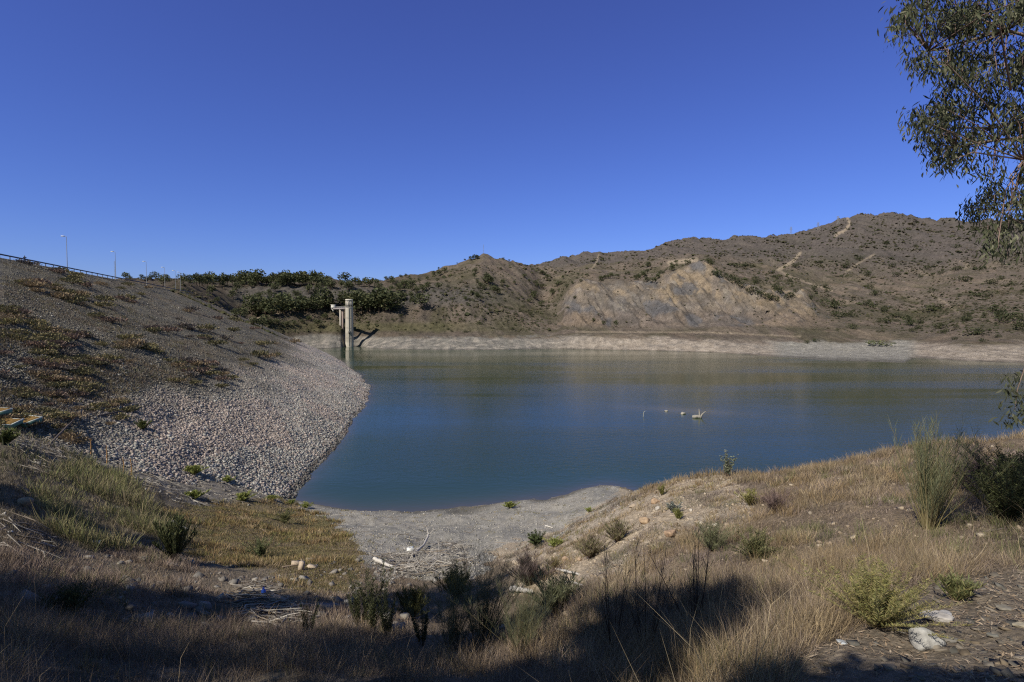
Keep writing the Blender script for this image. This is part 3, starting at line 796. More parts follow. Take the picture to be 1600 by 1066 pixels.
# walker on the crest: one continuous body, grown over a skeleton
def person_on_crest():
    root = empty('person', crest(-20.2, -1.2), 0.35)
    J = {'pel': (0, 0, .93, .15), 'bel': (0, 0, 1.1, .14), 'che': (0, 0, 1.32, .165), 'nek': (0, 0, 1.50, .06), 'hed': (0, .0, 1.60, .095), 'top': (0, -.01, 1.70, .085),
         'lsh': (-.2, 0, 1.42, .065), 'lel': (-.36, .12, 1.24, .048), 'lwr': (-.16, .30, 1.42, .036), 'lha': (-.08, .33, 1.50, .034),
         'rsh': (.2, 0, 1.42, .065), 'rel': (.36, .12, 1.24, .048), 'rwr': (.16, .30, 1.42, .036), 'rha': (.08, .33, 1.50, .034),
         'lhp': (-.1, 0, .88, .1), 'lkn': (-.13, .03, .48, .065), 'lan': (-.13, 0, .09, .045), 'lto': (-.14, .16, .04, .04),
         'rhp': (.1, 0, .88, .1), 'rkn': (.13, .03, .48, .065), 'ran': (.13, 0, .09, .045), 'rto': (.14, .16, .04, .04)}
    E = ['pel bel', 'bel che', 'che nek', 'nek hed', 'hed top', 'che lsh', 'lsh lel', 'lel lwr', 'lwr lha', 'che rsh', 'rsh rel', 'rel rwr', 'rwr rha',
         'pel lhp', 'lhp lkn', 'lkn lan', 'lan lto', 'pel rhp', 'rhp rkn', 'rkn ran', 'ran rto']
    ks = list(J); me = bpy.data.meshes.new('body')
    me.from_pydata([J[k][:3] for k in ks], [tuple(ks.index(q) for q in e.split()) for e in E], [])
    o = bpy.data.objects.new('body_rig', me); SC.collection.objects.link(o)
    o.modifiers.new('skin', 'SKIN'); o.modifiers.new('smooth', 'SUBSURF').levels = 1
    for i, k in enumerate(ks):
        me.skin_vertices[0].data[i].radius = (J[k][3],)*2
        me.skin_vertices[0].data[i].use_root = (k == 'pel')
    dg = bpy.context.evaluated_depsgraph_get(); dg.update()
    bm = bpy.data.meshes.new_from_object(o.evaluated_get(dg)); bpy.data.objects.remove(o)
    c = np.ones((len(bm.vertices), 4))
    for i, v in enumerate(bm.vertices):
        z = v.co.z
        c[i, :3] = (.03, .035, .06) if z < .95 else (.025, .03, .05) if z < 1.49 and v.co.y < .3 else (.38, .24, .17)
        if z < .08: c[i, :3] = (.05, .05, .05)
    at_ = bm.attributes.new('Col', 'FLOAT_COLOR', 'POINT'); at_.data.foreach_set('color', c.astype(np.float32).ravel())
    bm.name = 'body'; link_mesh('body', bm, m_cloth, root)
    mb = MB()
    mb.lathe([(.001, 1.765), (.06, 1.75), (.095, 1.70), (.104, 1.64), (.09, 1.58)], 12, (.03, .025, .02), c=(0, -.02)); mb.build('hair', m_cloth, root, True)
    tag(root, 'person in dark clothes behind the crest guard rail, hands raised to the face', 'person')
person_on_crest()

def lattice_mast(name, p, h, w0, w1, label, cat, arms=(), group=None):
    root = empty(name, p)
    mb = MB()
    for sx, sy in ((-1, -1), (1, -1), (1, 1), (-1, 1)):
        mb.tube([(sx*w0, sy*w0, -.5), (sx*w1, sy*w1, h)], max(.05, w0*.09), 4, (.26, .27, .28))
    mb.build('legs', m_steel, root)
    mb = MB(); n = max(4, int(h/3))
    for i in range(n):
        z0, z1 = h*i/n, h*(i+1)/n; a0 = w0+(w1-w0)*i/n; a1 = w0+(w1-w0)*(i+1)/n
        for (x0, y0), (x1, y1) in (((-1, -1), (1, -1)), ((1, -1), (1, 1)), ((1, 1), (-1, 1)), ((-1, 1), (-1, -1))):
            mb.tube([(x0*a0, y0*a0, z0), (x1*a1, y1*a1, z1)], max(.03, w0*.05), 3, (.26, .27, .28))
    mb.build('bracing', m_steel, root)
    for z, r in arms:
        mb = MB(); mb.tube([(-r, 0, z), (0, 0, z+.8), (r, 0, z)], .16, 4, (.26, .27, .28)); mb.tube([(-r, 0, z), (r, 0, z)], .12, 4, (.26, .27, .28)); mb.build('cross_arm', m_steel, root)
    return tag(root, label, cat, group)
def ground_at(px, row, d):
    x = float(ray(px, row)[0]*d); return Vector((x, d, float(surf(np.array([x]), np.array([d]))[0])))
g = ground_at(180, 440, 500); lattice_mast('radio_mast', g, float(ray(180, 408)[1]*500)-g.z, .5, .35, 'thin dark mast just left of the second street lamp', 'mast')
g = ground_at(755.5, 401, 612); lattice_mast('radio_mast', g, 10.5, .35, .2, 'faint thin mast on the top of the round pine-dotted hill', 'mast')
for px, row, d, lb in ((1236, 366, 1430, 'faint lattice pylon standing on the ridge line, clear against the sky'), (1278, 373, 1250, 'faint lattice pylon on the slope below the ridge, nearer the sky pylon'), (1309, 367, 1180, 'faint lattice pylon on the slope just below the ridge-top dirt track')):
    g = ground_at(px, row, d); lattice_mast('power_pylon', g, 19, 2.0, .7, lb, 'pylon', ((12, 4.5), (15.5, 3.8), (18.5, 3)), 'pylons on the back ridge')

# ------------------------------------------------------------------ intake tower and its footbridge
tb = at(546.2, 543, 402); T0 = Vector((tb.x, tb.y, WATER))
tw = empty('intake_tower', T0)
CC = (.46, .42, .36)
mb = MB(); zz = np.concatenate([[-9], np.linspace(0, 27.4, 46)]); pr = [(float(np.interp(z, [-9, 0, 16, 27.4], [2.95, 2.85, 2.7, 2.62])), z) for z in zz] + [(.0, 27.41)]
zr = np.repeat(np.append(zz, 27.4), 40); ar = np.tile(np.arange(40), 48)
cl = np.array(CC)[None]*(.82+.36*fbm(ar*.55, zr*.09, 3, 141))[:, None]           # weather streaks, an old waterline
cl = cl*(1 - .18*sstep(10.5, 9.5, zr)*sstep(3.0, 4.0, zr) + .12*sstep(3.2, 2.6, zr))[:, None]
mb.lathe(pr, 40, cl)
shaft = mb.build('shaft', m_conc, tw, True)
mb = MB()
for z in (6.5, 13.5, 20.5): mb.lathe([(2.74+.008*(20-z), z-.12), (2.84+.008*(20-z), z-.12), (2.84+.008*(20-z), z+.0), (2.74+.008*(20-z), z+.0)], 40, (.40, .36, .31))
mb.build('joint_band', m_conc, shaft)
CAMD = Vector((-T0.x, -T0.y, 0)).normalized(); CANG = math.atan2(CAMD.y, CAMD.x)
def pol(r, ang, z): return (r*math.cos(CANG+ang), r*math.sin(CANG+ang), z)
mb = MB(); mb.tube([pol(2.98, -.05, .4), pol(2.8, -.05, 27.2)], .14, 8, (.10, .095, .09)); mb.build('vent_pipe', m_steel, tw)
mb = MB(); mb.tube([pol(2.98, .5, .4), pol(2.8, .5, 27.2)], .10, 8, (.22, .2, .18)); mb.build('vent_pipe', m_steel, tw)
mb = MB(); x, y, _ = pol(3.0, .0, 0); mb.box((x-.55, y-.5, 9.3), (x+.55, y+.5, 11.1), (.05, .05, .05)); mb.build('valve_box', m_steel, tw)
head = MB(); head.lathe([(2.72, 27.41), (2.85, 27.5), (2.85, 28.0), (2.0, 28.0), (2.0, 33.0), (.0, 33.0)], 32, (.36, .33, .29)); head.build('head', m_conc, tw)
for k in range(10):
    mb = MB(); a0 = k*2*math.pi/10 + .31; ca, sa = math.cos(a0), math.sin(a0)
    v = []
    for r, w in ((1.99, .3), (2.45, .36)):
        for z in (28.0, 33.0): v += [(r*ca - w*sa, r*sa + w*ca, z), (r*ca + w*sa, r*sa - w*ca, z)]
    mb.add(v, [(0, 1, 3, 2), (4, 6, 7, 5), (0, 4, 5, 1), (2, 3, 7, 6), (0, 2, 6, 4), (1, 5, 7, 3)], (.52, .48, .42)); mb.build('pilaster', m_conc, tw)
    mb = MB(); a1 = a0 + math.pi/10; ca, sa = math.cos(a1), math.sin(a1)
    v = [((1.93+dr)*ca - s_*.3*sa, (1.93+dr)*sa + s_*.3*ca, z) for dr in (0, .10) for s_ in (-1, 1) for z in (28.3, 29.7)]
    mb.add(v, [(0, 1, 3, 2), (4, 6, 7, 5), (0, 4, 5, 1), (2, 3, 7, 6), (0, 2, 6, 4), (1, 5, 7, 3)], (.02, .02, .022)); mb.build('window', m_steel, tw)
mb = MB(); mb.lathe([(2.0, 32.4), (2.62, 32.41), (2.62, 33.3), (2.3, 33.55), (.0, 33.6)], 32, (.52, .48, .42)); mb.build('roof_cap', m_conc, tw)
tag(tw, 'tall round concrete intake tower with a ribbed head in the far lake corner', 'tower')

br = empty('footbridge', T0)
dk = WATER*-1 + float(ray(533, 481.5)[1]*408)        # deck height over the water
eL = Vector((float(ray(521.5, 480)[0]*418), 418.0, 0)) - Vector((T0.x, T0.y, 0))
eB = Vector((float(ray(519, 480)[0]*452), 452.0, 0)) - Vector((T0.x, T0.y, 0))
def span(mb, p, q, w, z0, z1, col):
    d = (q-p).normalized(); nn = Vector((-d.y, d.x, 0))*w
    v = [(*(c_).to_2d(), z) for z in (z0, z1) for c_ in (p-nn, q-nn, q+nn, p+nn)]
    mb.add(v, [(0, 3, 2, 1), (4, 5, 6, 7), (0, 1, 5, 4), (1, 2, 6, 5), (2, 3, 7, 6), (3, 0, 4, 7)], col)
start = eL.normalized()*2.6
mb = MB(); span(mb, start, eL, 1.2, dk-.9, dk+.25, (.30, .27, .27)); span(mb, eL+Vector((0, .4, 0)), eB, 1.2, dk-.92, dk+.22, (.30, .27, .27)); mb.build('deck', m_conc, br)
mb = MB()
d = (eL-start).normalized(); nn = Vector((-d.y, d.x, 0))
for sgn in (-1.1, 1.1):
    for z in (.75, 1.2): mb.tube([(*(start+nn*sgn).to_2d(), dk+z), (*(eL+nn*sgn).to_2d(), dk+z)], .04, 4, (.4, .4, .4))
    for t in np.linspace(0, 1, 7):
        q = start.lerp(eL, t)+nn*sgn; mb.tube([(q.x, q.y, dk+.2), (q.x, q.y, dk+1.22)], .04, 4, (.4, .4, .4))
mb.build('railing', m_steel, br)
pc = start.lerp(eL, .44)
gz = float(surf(np.array([T0.x+pc.x]), np.array([T0.y+pc.y]))[0]) - WATER
for k, (dx, c_) in enumerate(((-.75, (.42, .38, .33)), (.85, (.27, .21, .19)))):  # one pier in two halves: shade put into the right half's darker colour
    mb = MB(); mb.box((pc.x+dx-.5, pc.y-.6+k*.3, min(gz, 2)-2), (pc.x+dx+.55, pc.y+.6+k*.3, dk-.9), c_, taper=.92); mb.build('pier', m_conc, br)
mb = MB(); mb.box((eL.x-1.5, eL.y-1.7, dk-.3), (eL.x+1.1, eL.y+1.2, dk+2.4), (.62, .60, .55)); hut = mb.build('gatehouse', m_conc, br)
mb = MB(); mb.box((eL.x-1.7, eL.y-1.9, dk+2.4), (eL.x+1.3, eL.y+1.4, dk+2.75), (.66, .63, .58)); mb.build('roof', m_conc, hut)
mb = MB(); mb.box((eL.x-.6, eL.y-1.3, dk-2.2), (eL.x+.2, eL.y-.2, dk-.3), (.58, .56, .5), taper=1.15); mb.build('bracket', m_conc, hut)
tag(br, 'pale concrete footbridge with a white gatehouse linking the intake tower to the bank', 'footbridge')

# ------------------------------------------------------------------ pines and shrubs on the far slopes
def crown_mesh(name, seed, n=340, kind='pine', tint=1.0):
    r = np.random.default_rng(seed); mb = MB()
    if kind == 'pine': lob = [(r.uniform(-.26, .26), r.uniform(-.26, .26), r.uniform(.34, .84), r.uniform(.15, .26)) for _ in range(12)]
    else: lob = [(r.uniform(-.38, .38), r.uniform(-.38, .38), r.uniform(.16, .62), r.uniform(.2, .32)) for _ in range(9)]
    lc = [r.uniform(.75, 1.3) for _ in lob]
    for k in range(n):
        j = r.integers(len(lob)); cx, cy, cz, R = lob[j]
        d = r.normal(0, 1, 3); d /= np.linalg.norm(d); d[2] = d[2]*.8+.1
        p = np.array([cx, cy, cz]) + d*R*r.uniform(.6, 1.08)
        if p[2] < .06: p[2] = r.uniform(.06, .15)
        e = d + r.normal(0, .5, 3); e /= np.linalg.norm(e)
        s = np.cross(e, r.normal(0, 1, 3)); s /= np.linalg.norm(s)+1e-6
        L = r.uniform(.05, .115); W = L*r.uniform(.35, .6)
        c = np.array([(.072, .084, .038), (.092, .10, .046), (.06, .07, .034), (.11, .11, .052)][r.integers(4)])*lc[j]*tint
        mb.add([p-s*W*.5, p+e*L*.5-s*W, p+e*L*1.1, p+e*L*.5+s*W, p+s*W*.5], [(0, 1, 2, 3, 4)], c)
    return mb.mesh(name)
def trunk_mesh(seed):
    r = np.random.default_rng(seed); mb = MB()
    mb.tube([(0, 0, -.08), (r.uniform(-.02, .02), 0, .3), (r.uniform(-.05, .05), r.uniform(-.04, .04), .75)], [.03, .024, .008], 6, (.11, .08, .06))
    for k in range(5):
        z = r.uniform(.3, .6); th = r.uniform(0, 6.28); mb.tube([(0, 0, z), (.2*math.cos(th), .2*math.sin(th), z+.12)], [.012, .004], 4, (.11, .08, .06))
    return mb.mesh('trunk')
pine_c = [crown_mesh('crown', 200+i) for i in range(6)]; pine_t = [trunk_mesh(210+i) for i in range(3)]
def pine(p, h, label, group, wide=1.0):
    root = empty('pine_tree', p, rng.uniform(0, 6.28), h)
    root.scale = (h*wide, h*wide, h)
    k = rng.integers(6)
    link_mesh('crown', pine_c[k], m_leaf, root); link_mesh('trunk', pine_t[k % 3], m_bark, root)
    tag(root, label, 'pine', group)
def pines(spec, label, group):
    """spec: (column, row of its foot, height in pixels); each stands where that line of sight meets the slope"""
    h3 = hits([s[0] for s in spec], [s[1] for s in spec], 240, 1700)
    for s, p in zip(spec, h3):
        if np.isnan(p[0]): continue
        pine(p, s[2]*p[1]/F*rng.uniform(.72, 1.22)*(1.22 if s[0] < 640 else 1.1), label, group, rng.uniform(1.05, 1.5)*(s[3] if len(s) > 3 else 1))
R_ = lambda a_, b_: rng.uniform(a_, b_)
sky_row = [(x+R_(-3, 3), 444+R_(0, 3.5), R_(12, 17)) for x in list(range(306, 360, 6))+list(range(366, 512, 4))] + [(x+R_(-2, 2), 446+R_(-2, 3), R_(8, 13)) for x in (518, 538, 546, 554, 562, 570, 578, 590)]
sky_row += [(x, 436+R_(0, 4), R_(6, 10)) for x in (196, 203, 222, 229, 236, 242, 252, 262)] + [(255, 447, 12), (286, 447, 14), (296, 446, 11)]
pines(sky_row, 'dark pine in the long row along the skyline behind the dam', 'pines along the skyline')
low_row = [(x+R_(-3, 3), 494-(x-390)*.085+R_(-2, 3), R_(14, 22)) for x in range(392, 520, 5)] + [(x+R_(-4, 4), 480+R_(-6, 6), R_(10, 16)) for x in range(396, 470, 9)] + [(368, 495, 12), (376, 499, 14), (410, 514, 13), (416, 508, 9)]
pines(low_row, 'dark pine in the row above the bank between the dam and the gatehouse', 'pines above the left bank')
mid_row = [(x+R_(-4, 4), R_(448, 474), R_(8, 13)) for x in range(330, 640, 10)] + [(x+R_(-3, 3), R_(498, 512), R_(7, 11)) for x in range(400, 520, 12)]
pines(mid_row, 'small dark pine scattered on the rocky slope between the skyline row and the lower row', 'pines on the rocky left slope')
tow_row = [(x+R_(-2, 2), r_+R_(-2, 3), h_) for x, r_, h_ in ((533, 478, 18), (542, 480, 20), (555, 484, 22), (561, 487, 20), (566, 489, 24), (573, 489, 22), (579, 488, 24), (586, 488, 25), (592, 487, 30), (598, 486, 32), (604, 488, 26), (610, 489, 20), (615, 478, 14), (627, 470, 12))]
pines(tow_row, 'dark bushy pine in the grove just behind the intake tower', 'pines behind the intake tower')
Z2 = lambda x, y: (360+x/4, 380+y/4)
hill = [Z2(*q)+(h_,) for *q, h_ in ((1065, 220, 6), (1095, 215, 5), (1120, 218, 5), (1140, 300, 13), (1160, 318, 12), (1200, 312, 11), (1240, 292, 10), (1300, 287, 9), (1296, 243, 6), (1232, 232, 6), (1128, 352, 9), (1140, 384, 11), (1192, 402, 17), (1180, 345, 8), (1070, 366, 12), (1015, 362, 11), (1045, 415, 10), (1410, 295, 6), (1470, 361, 6), (1512, 325, 6), (1542, 352, 9), (1270, 208, 6), (1310, 205, 7), (1340, 186, 7), (1270, 195, 6), (1300, 165, 4), (1395, 136, 3), (1418, 132, 3), (1465, 112, 3), (1150, 260, 9), (1125, 240, 7), (1180, 240, 6), (1000, 245, 7), (1015, 258, 7), (1090, 280, 9), (975, 240, 6))]
Z3 = lambda x, y: (720+x/4, 340+y/4)
hill += [Z3(*q)+(h_,) for *q, h_ in ((62, 268, 6), (76, 266, 7), (92, 262, 7), (104, 260, 6), (90, 355, 9), (85, 380, 8), (100, 412, 8), (120, 440, 8), (160, 405, 12), (172, 425, 12), (185, 415, 9), (150, 450, 8), (205, 470, 11), (228, 475, 13), (265, 425, 10), (292, 448, 8), (70, 487, 6), (102, 512, 9), (30, 518, 5), (182, 598, 9), (332, 418, 6), (397, 375, 5), (466, 420, 8), (480, 440, 7), (465, 510, 9), (505, 555, 7), (428, 532, 7), (575, 485, 9), (512, 443, 8), (430, 405, 4), (540, 383, 6), (520, 360, 5), (505, 355, 5), (602, 432, 7), (265, 266, 4), (303, 275, 4), (230, 256, 2.5), (345, 287, 2.5), (400, 302, 2.5), (415, 305, 2.5), (435, 312, 2.5), (450, 312, 2.5), (465, 312, 2.5), (640, 385, 5), (625, 420, 6), (660, 440, 5), (560, 380, 5))]
pines(hill, 'dark pine dotted on the round hill in the middle', 'pines on the round hill')
quarry = [Z3(*q)+(h_,) for *q, h_ in ((1090, 385, 6), (1110, 393, 8), (1135, 360, 8), (1150, 372, 8), (1160, 405, 10), (1165, 350, 7), (1200, 410, 9), (1215, 400, 9), (1235, 385, 9), (1240, 360, 7), (1180, 310, 8), (1165, 312, 7), (1320, 310, 7), (1322, 335, 7), (1345, 290, 5), (1420, 298, 8), (1253, 300, 4), (1270, 355, 5), (870, 395, 6), (885, 390, 6), (900, 385, 7), (920, 382, 7), (935, 378, 7), (950, 374, 6), (970, 371, 5), (985, 371, 5), (1030, 362, 5), (1050, 358, 5), (1545, 285, 6), (1560, 300, 6), (1590, 360, 7), (750, 405, 5), (700, 420, 5), (860, 612, 4), (712, 508, 6), (895, 672, 7, ), (972, 682, 8), (826, 655, 5), (670, 570, 3), (735, 362, 4), (795, 365, 4))]
pines(quarry, 'dark bushy pine on the rim and slopes round the bare quarry face', 'pines round the quarry face')

bush_c = [crown_mesh('hill_shrub', 240+i, 300, 'bush', .7) for i in range(5)]
Z4 = lambda x, y: (1080+x/3.077, 320+y/3.077)
big = [(690, 500, 16, 1), (705, 540, 11, 1.2), (640, 476, 9, 1), (765, 538, 8, 1.1), (775, 598, 8, 1.3), (735, 305, 8, 1.3), (852, 340, 7, 1.2), (806, 268, 7, 1.3), (992, 345, 7, 1.2), (962, 300, 6, 1.3), (1135, 308, 6, 1.2), (1275, 316, 6, 1.8), (1320, 368, 8, 1.6), (1395, 446, 9, 2.0), (1175, 512, 11, 1.7), (1060, 582, 13, 1.3), (936, 570, 8, 1.6), (1190, 598, 9, 1.6), (1365, 626, 10, 2.2), (1318, 560, 7, 1.7), (1326, 538, 7, 1.1), (1486, 360, 6, 1.3), (1436, 380, 7, 1.6), (1392, 314, 6, 2.0), (1275, 206, 5, 1.8), (886, 436, 9, 1), (860, 405, 8, 1), (925, 514, 8, 1.2), (880, 498, 9, 1.3), (838, 484, 7, 1.6), (1470, 520, 12, 1.5), (1530, 560, 15, 1.5), (1585, 600, 14, 1.6), (1500, 545, 10, 1.5), (410, 408, 9, 1.1), (406, 354, 7, 1), (390, 332, 6, 1.2), (310, 366, 7, 1), (312, 378, 6, 1), (430, 430, 11, 1), (468, 450, 9, 1.2), (476, 370, 6, 1.1), (576, 455, 8, 1.1), (506, 420, 6, 1.1), (130, 350, 11, 1.2), (180, 362, 9, 1.5), (210, 375, 8, 1.5), (237, 395, 9, 1.2), (286, 422, 9, 1.6), (330, 435, 8, 1.3), (360, 446, 8, 1.6), (400, 458, 8, 1.6), (590, 410, 8, 1), (1062, 612, 6, 1.2), (1096, 598, 6, 1.5), (1275, 590, 4, 1.4), (1228, 614, 6, 1.1), (1206, 618, 5, 1), (1405, 660, 6, 1.4), (1480, 638, 5, 1.4), (1265, 648, 4, 1.5), (85, 280, 7, 1.2), (100, 285, 6, 1.2), (230, 300, 7, 3), (270, 300, 6, 2), (640, 400, 6, 1.3), (660, 415, 6, 1.3), (982, 538, 6, 2), (1040, 555, 8, 1.2), (560, 668, 5, 1.3), (598, 660, 6, 1.2), (1160, 420, 6, 1.5), (1100, 350, 4, 1.5), (1200, 330, 4, 1.5), (1075, 200, 3, 1.5), (1185, 135, 3, 1.4), (1160, 180, 3, 1.5), (820, 205, 3, 1.5), (670, 180, 3, 1.5), (620, 280, 4, 1.5), (500, 300, 5, 2), (930, 190, 4, 2)]
h3 = hits([Z4(q[0], q[1])[0] for q in big], [Z4(q[0], q[1])[1] for q in big], 240, 1700)
def bush(me, p, h, w, label, group, cat='shrub', name='hill_shrub'):
    o = link_mesh(name, me, m_leaf); o.location = (p[0], p[1], p[2]-.08*h); o.rotation_euler = (0, 0, rng.uniform(0, 6.28)); o.scale = (h*w, h*w, h)
    return tag(o, label, cat, group)
for q, p in zip(big, h3):
    if not np.isnan(p[0]): bush(bush_c[rng.integers(5)], p, q[2]*p[1]/F*1.5, q[3]*.9, 'large dark green rounded shrub on the long slope beyond the right shore', 'large shrubs on the long slope')
# the olive one at the foot of the slope
p = hits([1373], [541], 240, 1700)[0]
olive = crown_mesh('hill_shrub', 260, 260, 'bush', 1.5); bush(olive, p, 13*p[1]/F, 2.6, 'wide olive-green shrub at the foot of the long slope, above the flat grey spit', None)
# smaller shrubs: the 230 that show largest, the rest as scrub
k = 0; px = rng.uniform(600, 1640, 900); row = rng.uniform(350, 520, 900)
h3 = hits(px, row, 240, 1700)
cand = [(p, a_, b_) for p, a_, b_ in zip(h3, px, row) if not np.isnan(p[0]) and not (870 < a_ < 1270 and 425 < b_ < 520 and p[1] < 505) and fbm(np.array([p[0]/45]), np.array([p[1]/45]), 3, 151)[0] > .40]
cand = sorted(cand, key=lambda c_: c_[0][1])[:215]
for p, a_, b_ in cand:
    lb, gp = (('small dark shrub scattered over the round hill or beside the quarry', 'small shrubs by the round hill') if a_ < 1130 else ('small dark shrub scattered on the long slope beyond the right shore', 'small shrubs on the long slope'))
    bush(bush_c[rng.integers(5)], p, rng.uniform(1.4, 3.0)*(p[1]/500)**.5, rng.uniform(1, 1.6), lb, gp)
px = rng.uniform(270, 1700, 48000); row = rng.uniform(332, 535, 48000)
h3 = hits(px, row, 240, 1900, 420)
ok = ~np.isnan(h3[:, 0]); h3, px, row = h3[ok], px[ok], row[ok]
den = fbm(h3[:, 0]/40, h3[:, 1]/40, 4, 153)
keep = rng.random(len(h3)) < np.clip((den-.36)*2.6, .05, .8)
keep &= (h3[:, 2] > -9) & ~((px > 870) & (px < 1268) & (row > 424) & (h3[:, 1] < 508) & (rng.random(len(h3)) < .93))
h3 = h3[keep]; k = len(h3)
OCT = np.array([(1, 0, 0), (0, 1, 0), (-1, 0, 0), (0, -1, 0), (0, 0, 1.1), (.7, .7, .55), (-.7, .7, .5), (-.7, -.7, .6), (.7, -.7, .5)])
OF = np.array([(0, 5, 4), (5, 1, 4), (1, 6, 4), (6, 2, 4), (2, 7, 4), (7, 3, 4), (3, 8, 4), (8, 0, 4)])
sz = np.exp(rng.normal(-.25, .42, k))*np.clip(h3[:, 1]/600, .6, 2.0)
v = OCT[None]*(1+rng.uniform(-.4, .4, (k, 9, 3)))*sz[:, None, None]*np.array([1.0, 1.0, .8]) + h3[:, None] - np.array([0, 0, .15])
cc = np.array([(.050, .054, .027), (.066, .064, .032), (.042, .046, .025), (.08, .072, .042), (.09, .074, .052)])[rng.integers(5, size=k)]*rng.uniform(.8, 1.2, (k, 1))
mb = MB(); mb.add(v.reshape(-1, 3), (OF[None]+(np.arange(k)*9)[:, None, None]).reshape(-1, 3), np.repeat(cc, 9, 0))
tag(mb.build('scrub', m_scrub), kind='stuff')
SHADE = [(-4.3, .0, 6.5, 1.6, 501, 'nearest eucalyptus out of the picture on the left, shading the lower middle grass'),
 (-8.6, 1.4, 8.3, 2.3, 502, 'eucalyptus out of the picture on the left, shading the brooms in the lower middle'),
 (-17.2, 3.6, 8.6, 2.6, 503, 'tall eucalyptus out of the picture on the left, shading the pile of grey sticks'),
 (-12.2, -1.8, 8.7, 3.8, 504, 'eucalyptus behind the viewer, shading the bottom edge of the picture'),
 (-2.1, -1.95, 4.72, 1.25, 505, 'small eucalyptus close behind the viewer, shading the lower right corner'),
 (-6.6, -1.9, 6.4, 1.9, 506, 'low eucalyptus behind the viewer, shading the bottom middle of the picture'),
 (-17.0, .2, 8.6, 3.0, 507, 'eucalyptus far to the left, shading the lower left corner'),
 (-12.9, 7.6, 8.1, 3.1, 508, 'eucalyptus out of the picture on the left, shading the weeds below the driftwood'),
 (-29.5, 11.0, 9.6, 2.6, 509, 'eucalyptus far out on the left, shading the bank at the left edge of the picture')]

# ------------------------------------------------------------------ the near ground: grass, gravel, plants, litter
def near_pts(n, px0, px1, d0, d1):
    px = rng.uniform(px0, px1, n); d = np.exp(rng.uniform(math.log(d0), math.log(d1), n))
    x = (px-800)/F*d*1.01; z = surf(x, d)
    a, s = dam_as(x, d); ok = ~((dam_base(x, d) > near_t(x, d)+.1) & (s < 90) & (s > -40)) & (z > WATER+.05)
    P = np.stack([x, d, z], 1)[ok]
    q = project(P[:, 0], P[:, 1], P[:, 2]); return P, q[0], q[1]
def inz(P, poly, wob=10): return zone(P[:, 0], P[:, 1], P[:, 2], poly, wob)
def wd(P, k=.00075, lo=.0035): return np.maximum(lo, P[:, 1]*k)
TAN = [(.30, .225, .135), (.34, .265, .165), (.25, .19, .12), (.37, .30, .20), (.26, .20, .13), (.23, .165, .09)]
GREY = [(.23, .18, .15), (.27, .215, .175), (.21, .165, .13), (.30, .23, .17)]
STRAW = [(.30, .225, .14), (.25, .185, .12), (.22, .17, .12), (.34, .26, .17)]
OLIV = [(.21, .18, .075), (.17, .16, .06), (.25, .20, .09), (.27, .19, .09)]
wind = np.array([.18, -.05, 0])

# dry grass over the mound on the right: a low matted litter, loose tufts standing out of it
LIT = [(.215, .17, .145), (.25, .195, .165), (.19, .15, .125), (.28, .22, .165), (.235, .18, .12)]
def notbare(P, w=6): return ~inz(P, SOIL, w) & ~inz(P, STONY, w) & ~inz(P, BEACH, w)
mb = MB()
P, px, row = near_pts(17000, 820, 1900, 2.6, 26); P = P[notbare(P) & (rng.random(len(P)) < np.clip((px-840)/200, .15, 1))]
clumps(mb, P, 10, .05+P[:, 1]*.006, rng.uniform(.07, .17, len(P)), wd(P, .0006, .003), LIT, .9, .7)
P, px, row = near_pts(5200, 820, 1900, 2.6, 27); m = notbare(P); den = fbm(P[:, 0]/2.2, P[:, 1]/2.2, 3, 161)
m &= (den + rng.uniform(-.16, .16, len(P)) > .45) & (rng.random(len(P)) < np.clip((px-860)/160, .2, 1)); P = P[m]
clumps(mb, P, 44, .05+P[:, 1]*.004, rng.uniform(.13, .42, len(P)), wd(P, .00055, .0025), TAN+[(.24, .185, .15)], .28, .7, .3, .4)
P, px, row = near_pts(1500, 820, 1900, 2.6, 26); P = P[notbare(P) & (fbm(P[:, 0]/1.4, P[:, 1]/1.4, 3, 164) > .52)]
clumps(mb, P, 34, .07, rng.uniform(.14, .3, len(P)), wd(P, .0006, .0025), [(.15, .16, .07), (.18, .18, .08), (.12, .13, .06)], .5, .4, .25)
P, px, row = near_pts(1300, 820, 1900, 2.6, 26); P = P[notbare(P) & (fbm(P[:, 0]/2.1+7, P[:, 1]/2.1, 3, 163) > .5)]
clumps(mb, P, 50, .12, rng.uniform(.12, .26, len(P)), wd(P, .0005, .0022), [(.22, .175, .165), (.25, .195, .18), (.20, .155, .15)], .8, .6, .2)
# sparse herbs on the bare soil, a fringe along the lip
P, px, row = near_pts(6000, 740, 1220, 7, 33); P = P[inz(P, SOIL, 10) & (fbm(P[:, 0]/1.7, P[:, 1]/1.7, 3, 166)+rng.uniform(-.12, .12, len(P)) > .55)]
clumps(mb, P, 18, .08, rng.uniform(.06, .24, len(P)), wd(P, .0006), TAN+GREY+OLIV, .5, .5, .35, .35)
P, px, row = near_pts(1500, 740, 1250, 7, 30); P = P[(inz(P, SOIL, 20)) & (fbm(P[:, 0]/2.1+3, P[:, 1]/2.1, 3, 168) > .57)]
clumps(mb, P, 50, .14, rng.uniform(.12, .3, len(P)), wd(P, .0005), [(.21, .165, .15), (.18, .15, .13), (.16, .155, .10)], .7, .6, .3)
P, px, row = near_pts(9000, 980, 1900, 12, 27)
lip = (near_t(P[:, 0], P[:, 1]) - near_t(P[:, 0]*1.08, P[:, 1]*1.08)) > .3
P = P[lip & (rng.random(len(P)) < .35) & (row < 790)]
clumps(mb, P, 22, .1, rng.uniform(.15, .42, len(P)), wd(P, .0006), TAN, .25, .4, .22, .35)
tag(mb.build('dry_grass', m_scrub), kind='stuff')

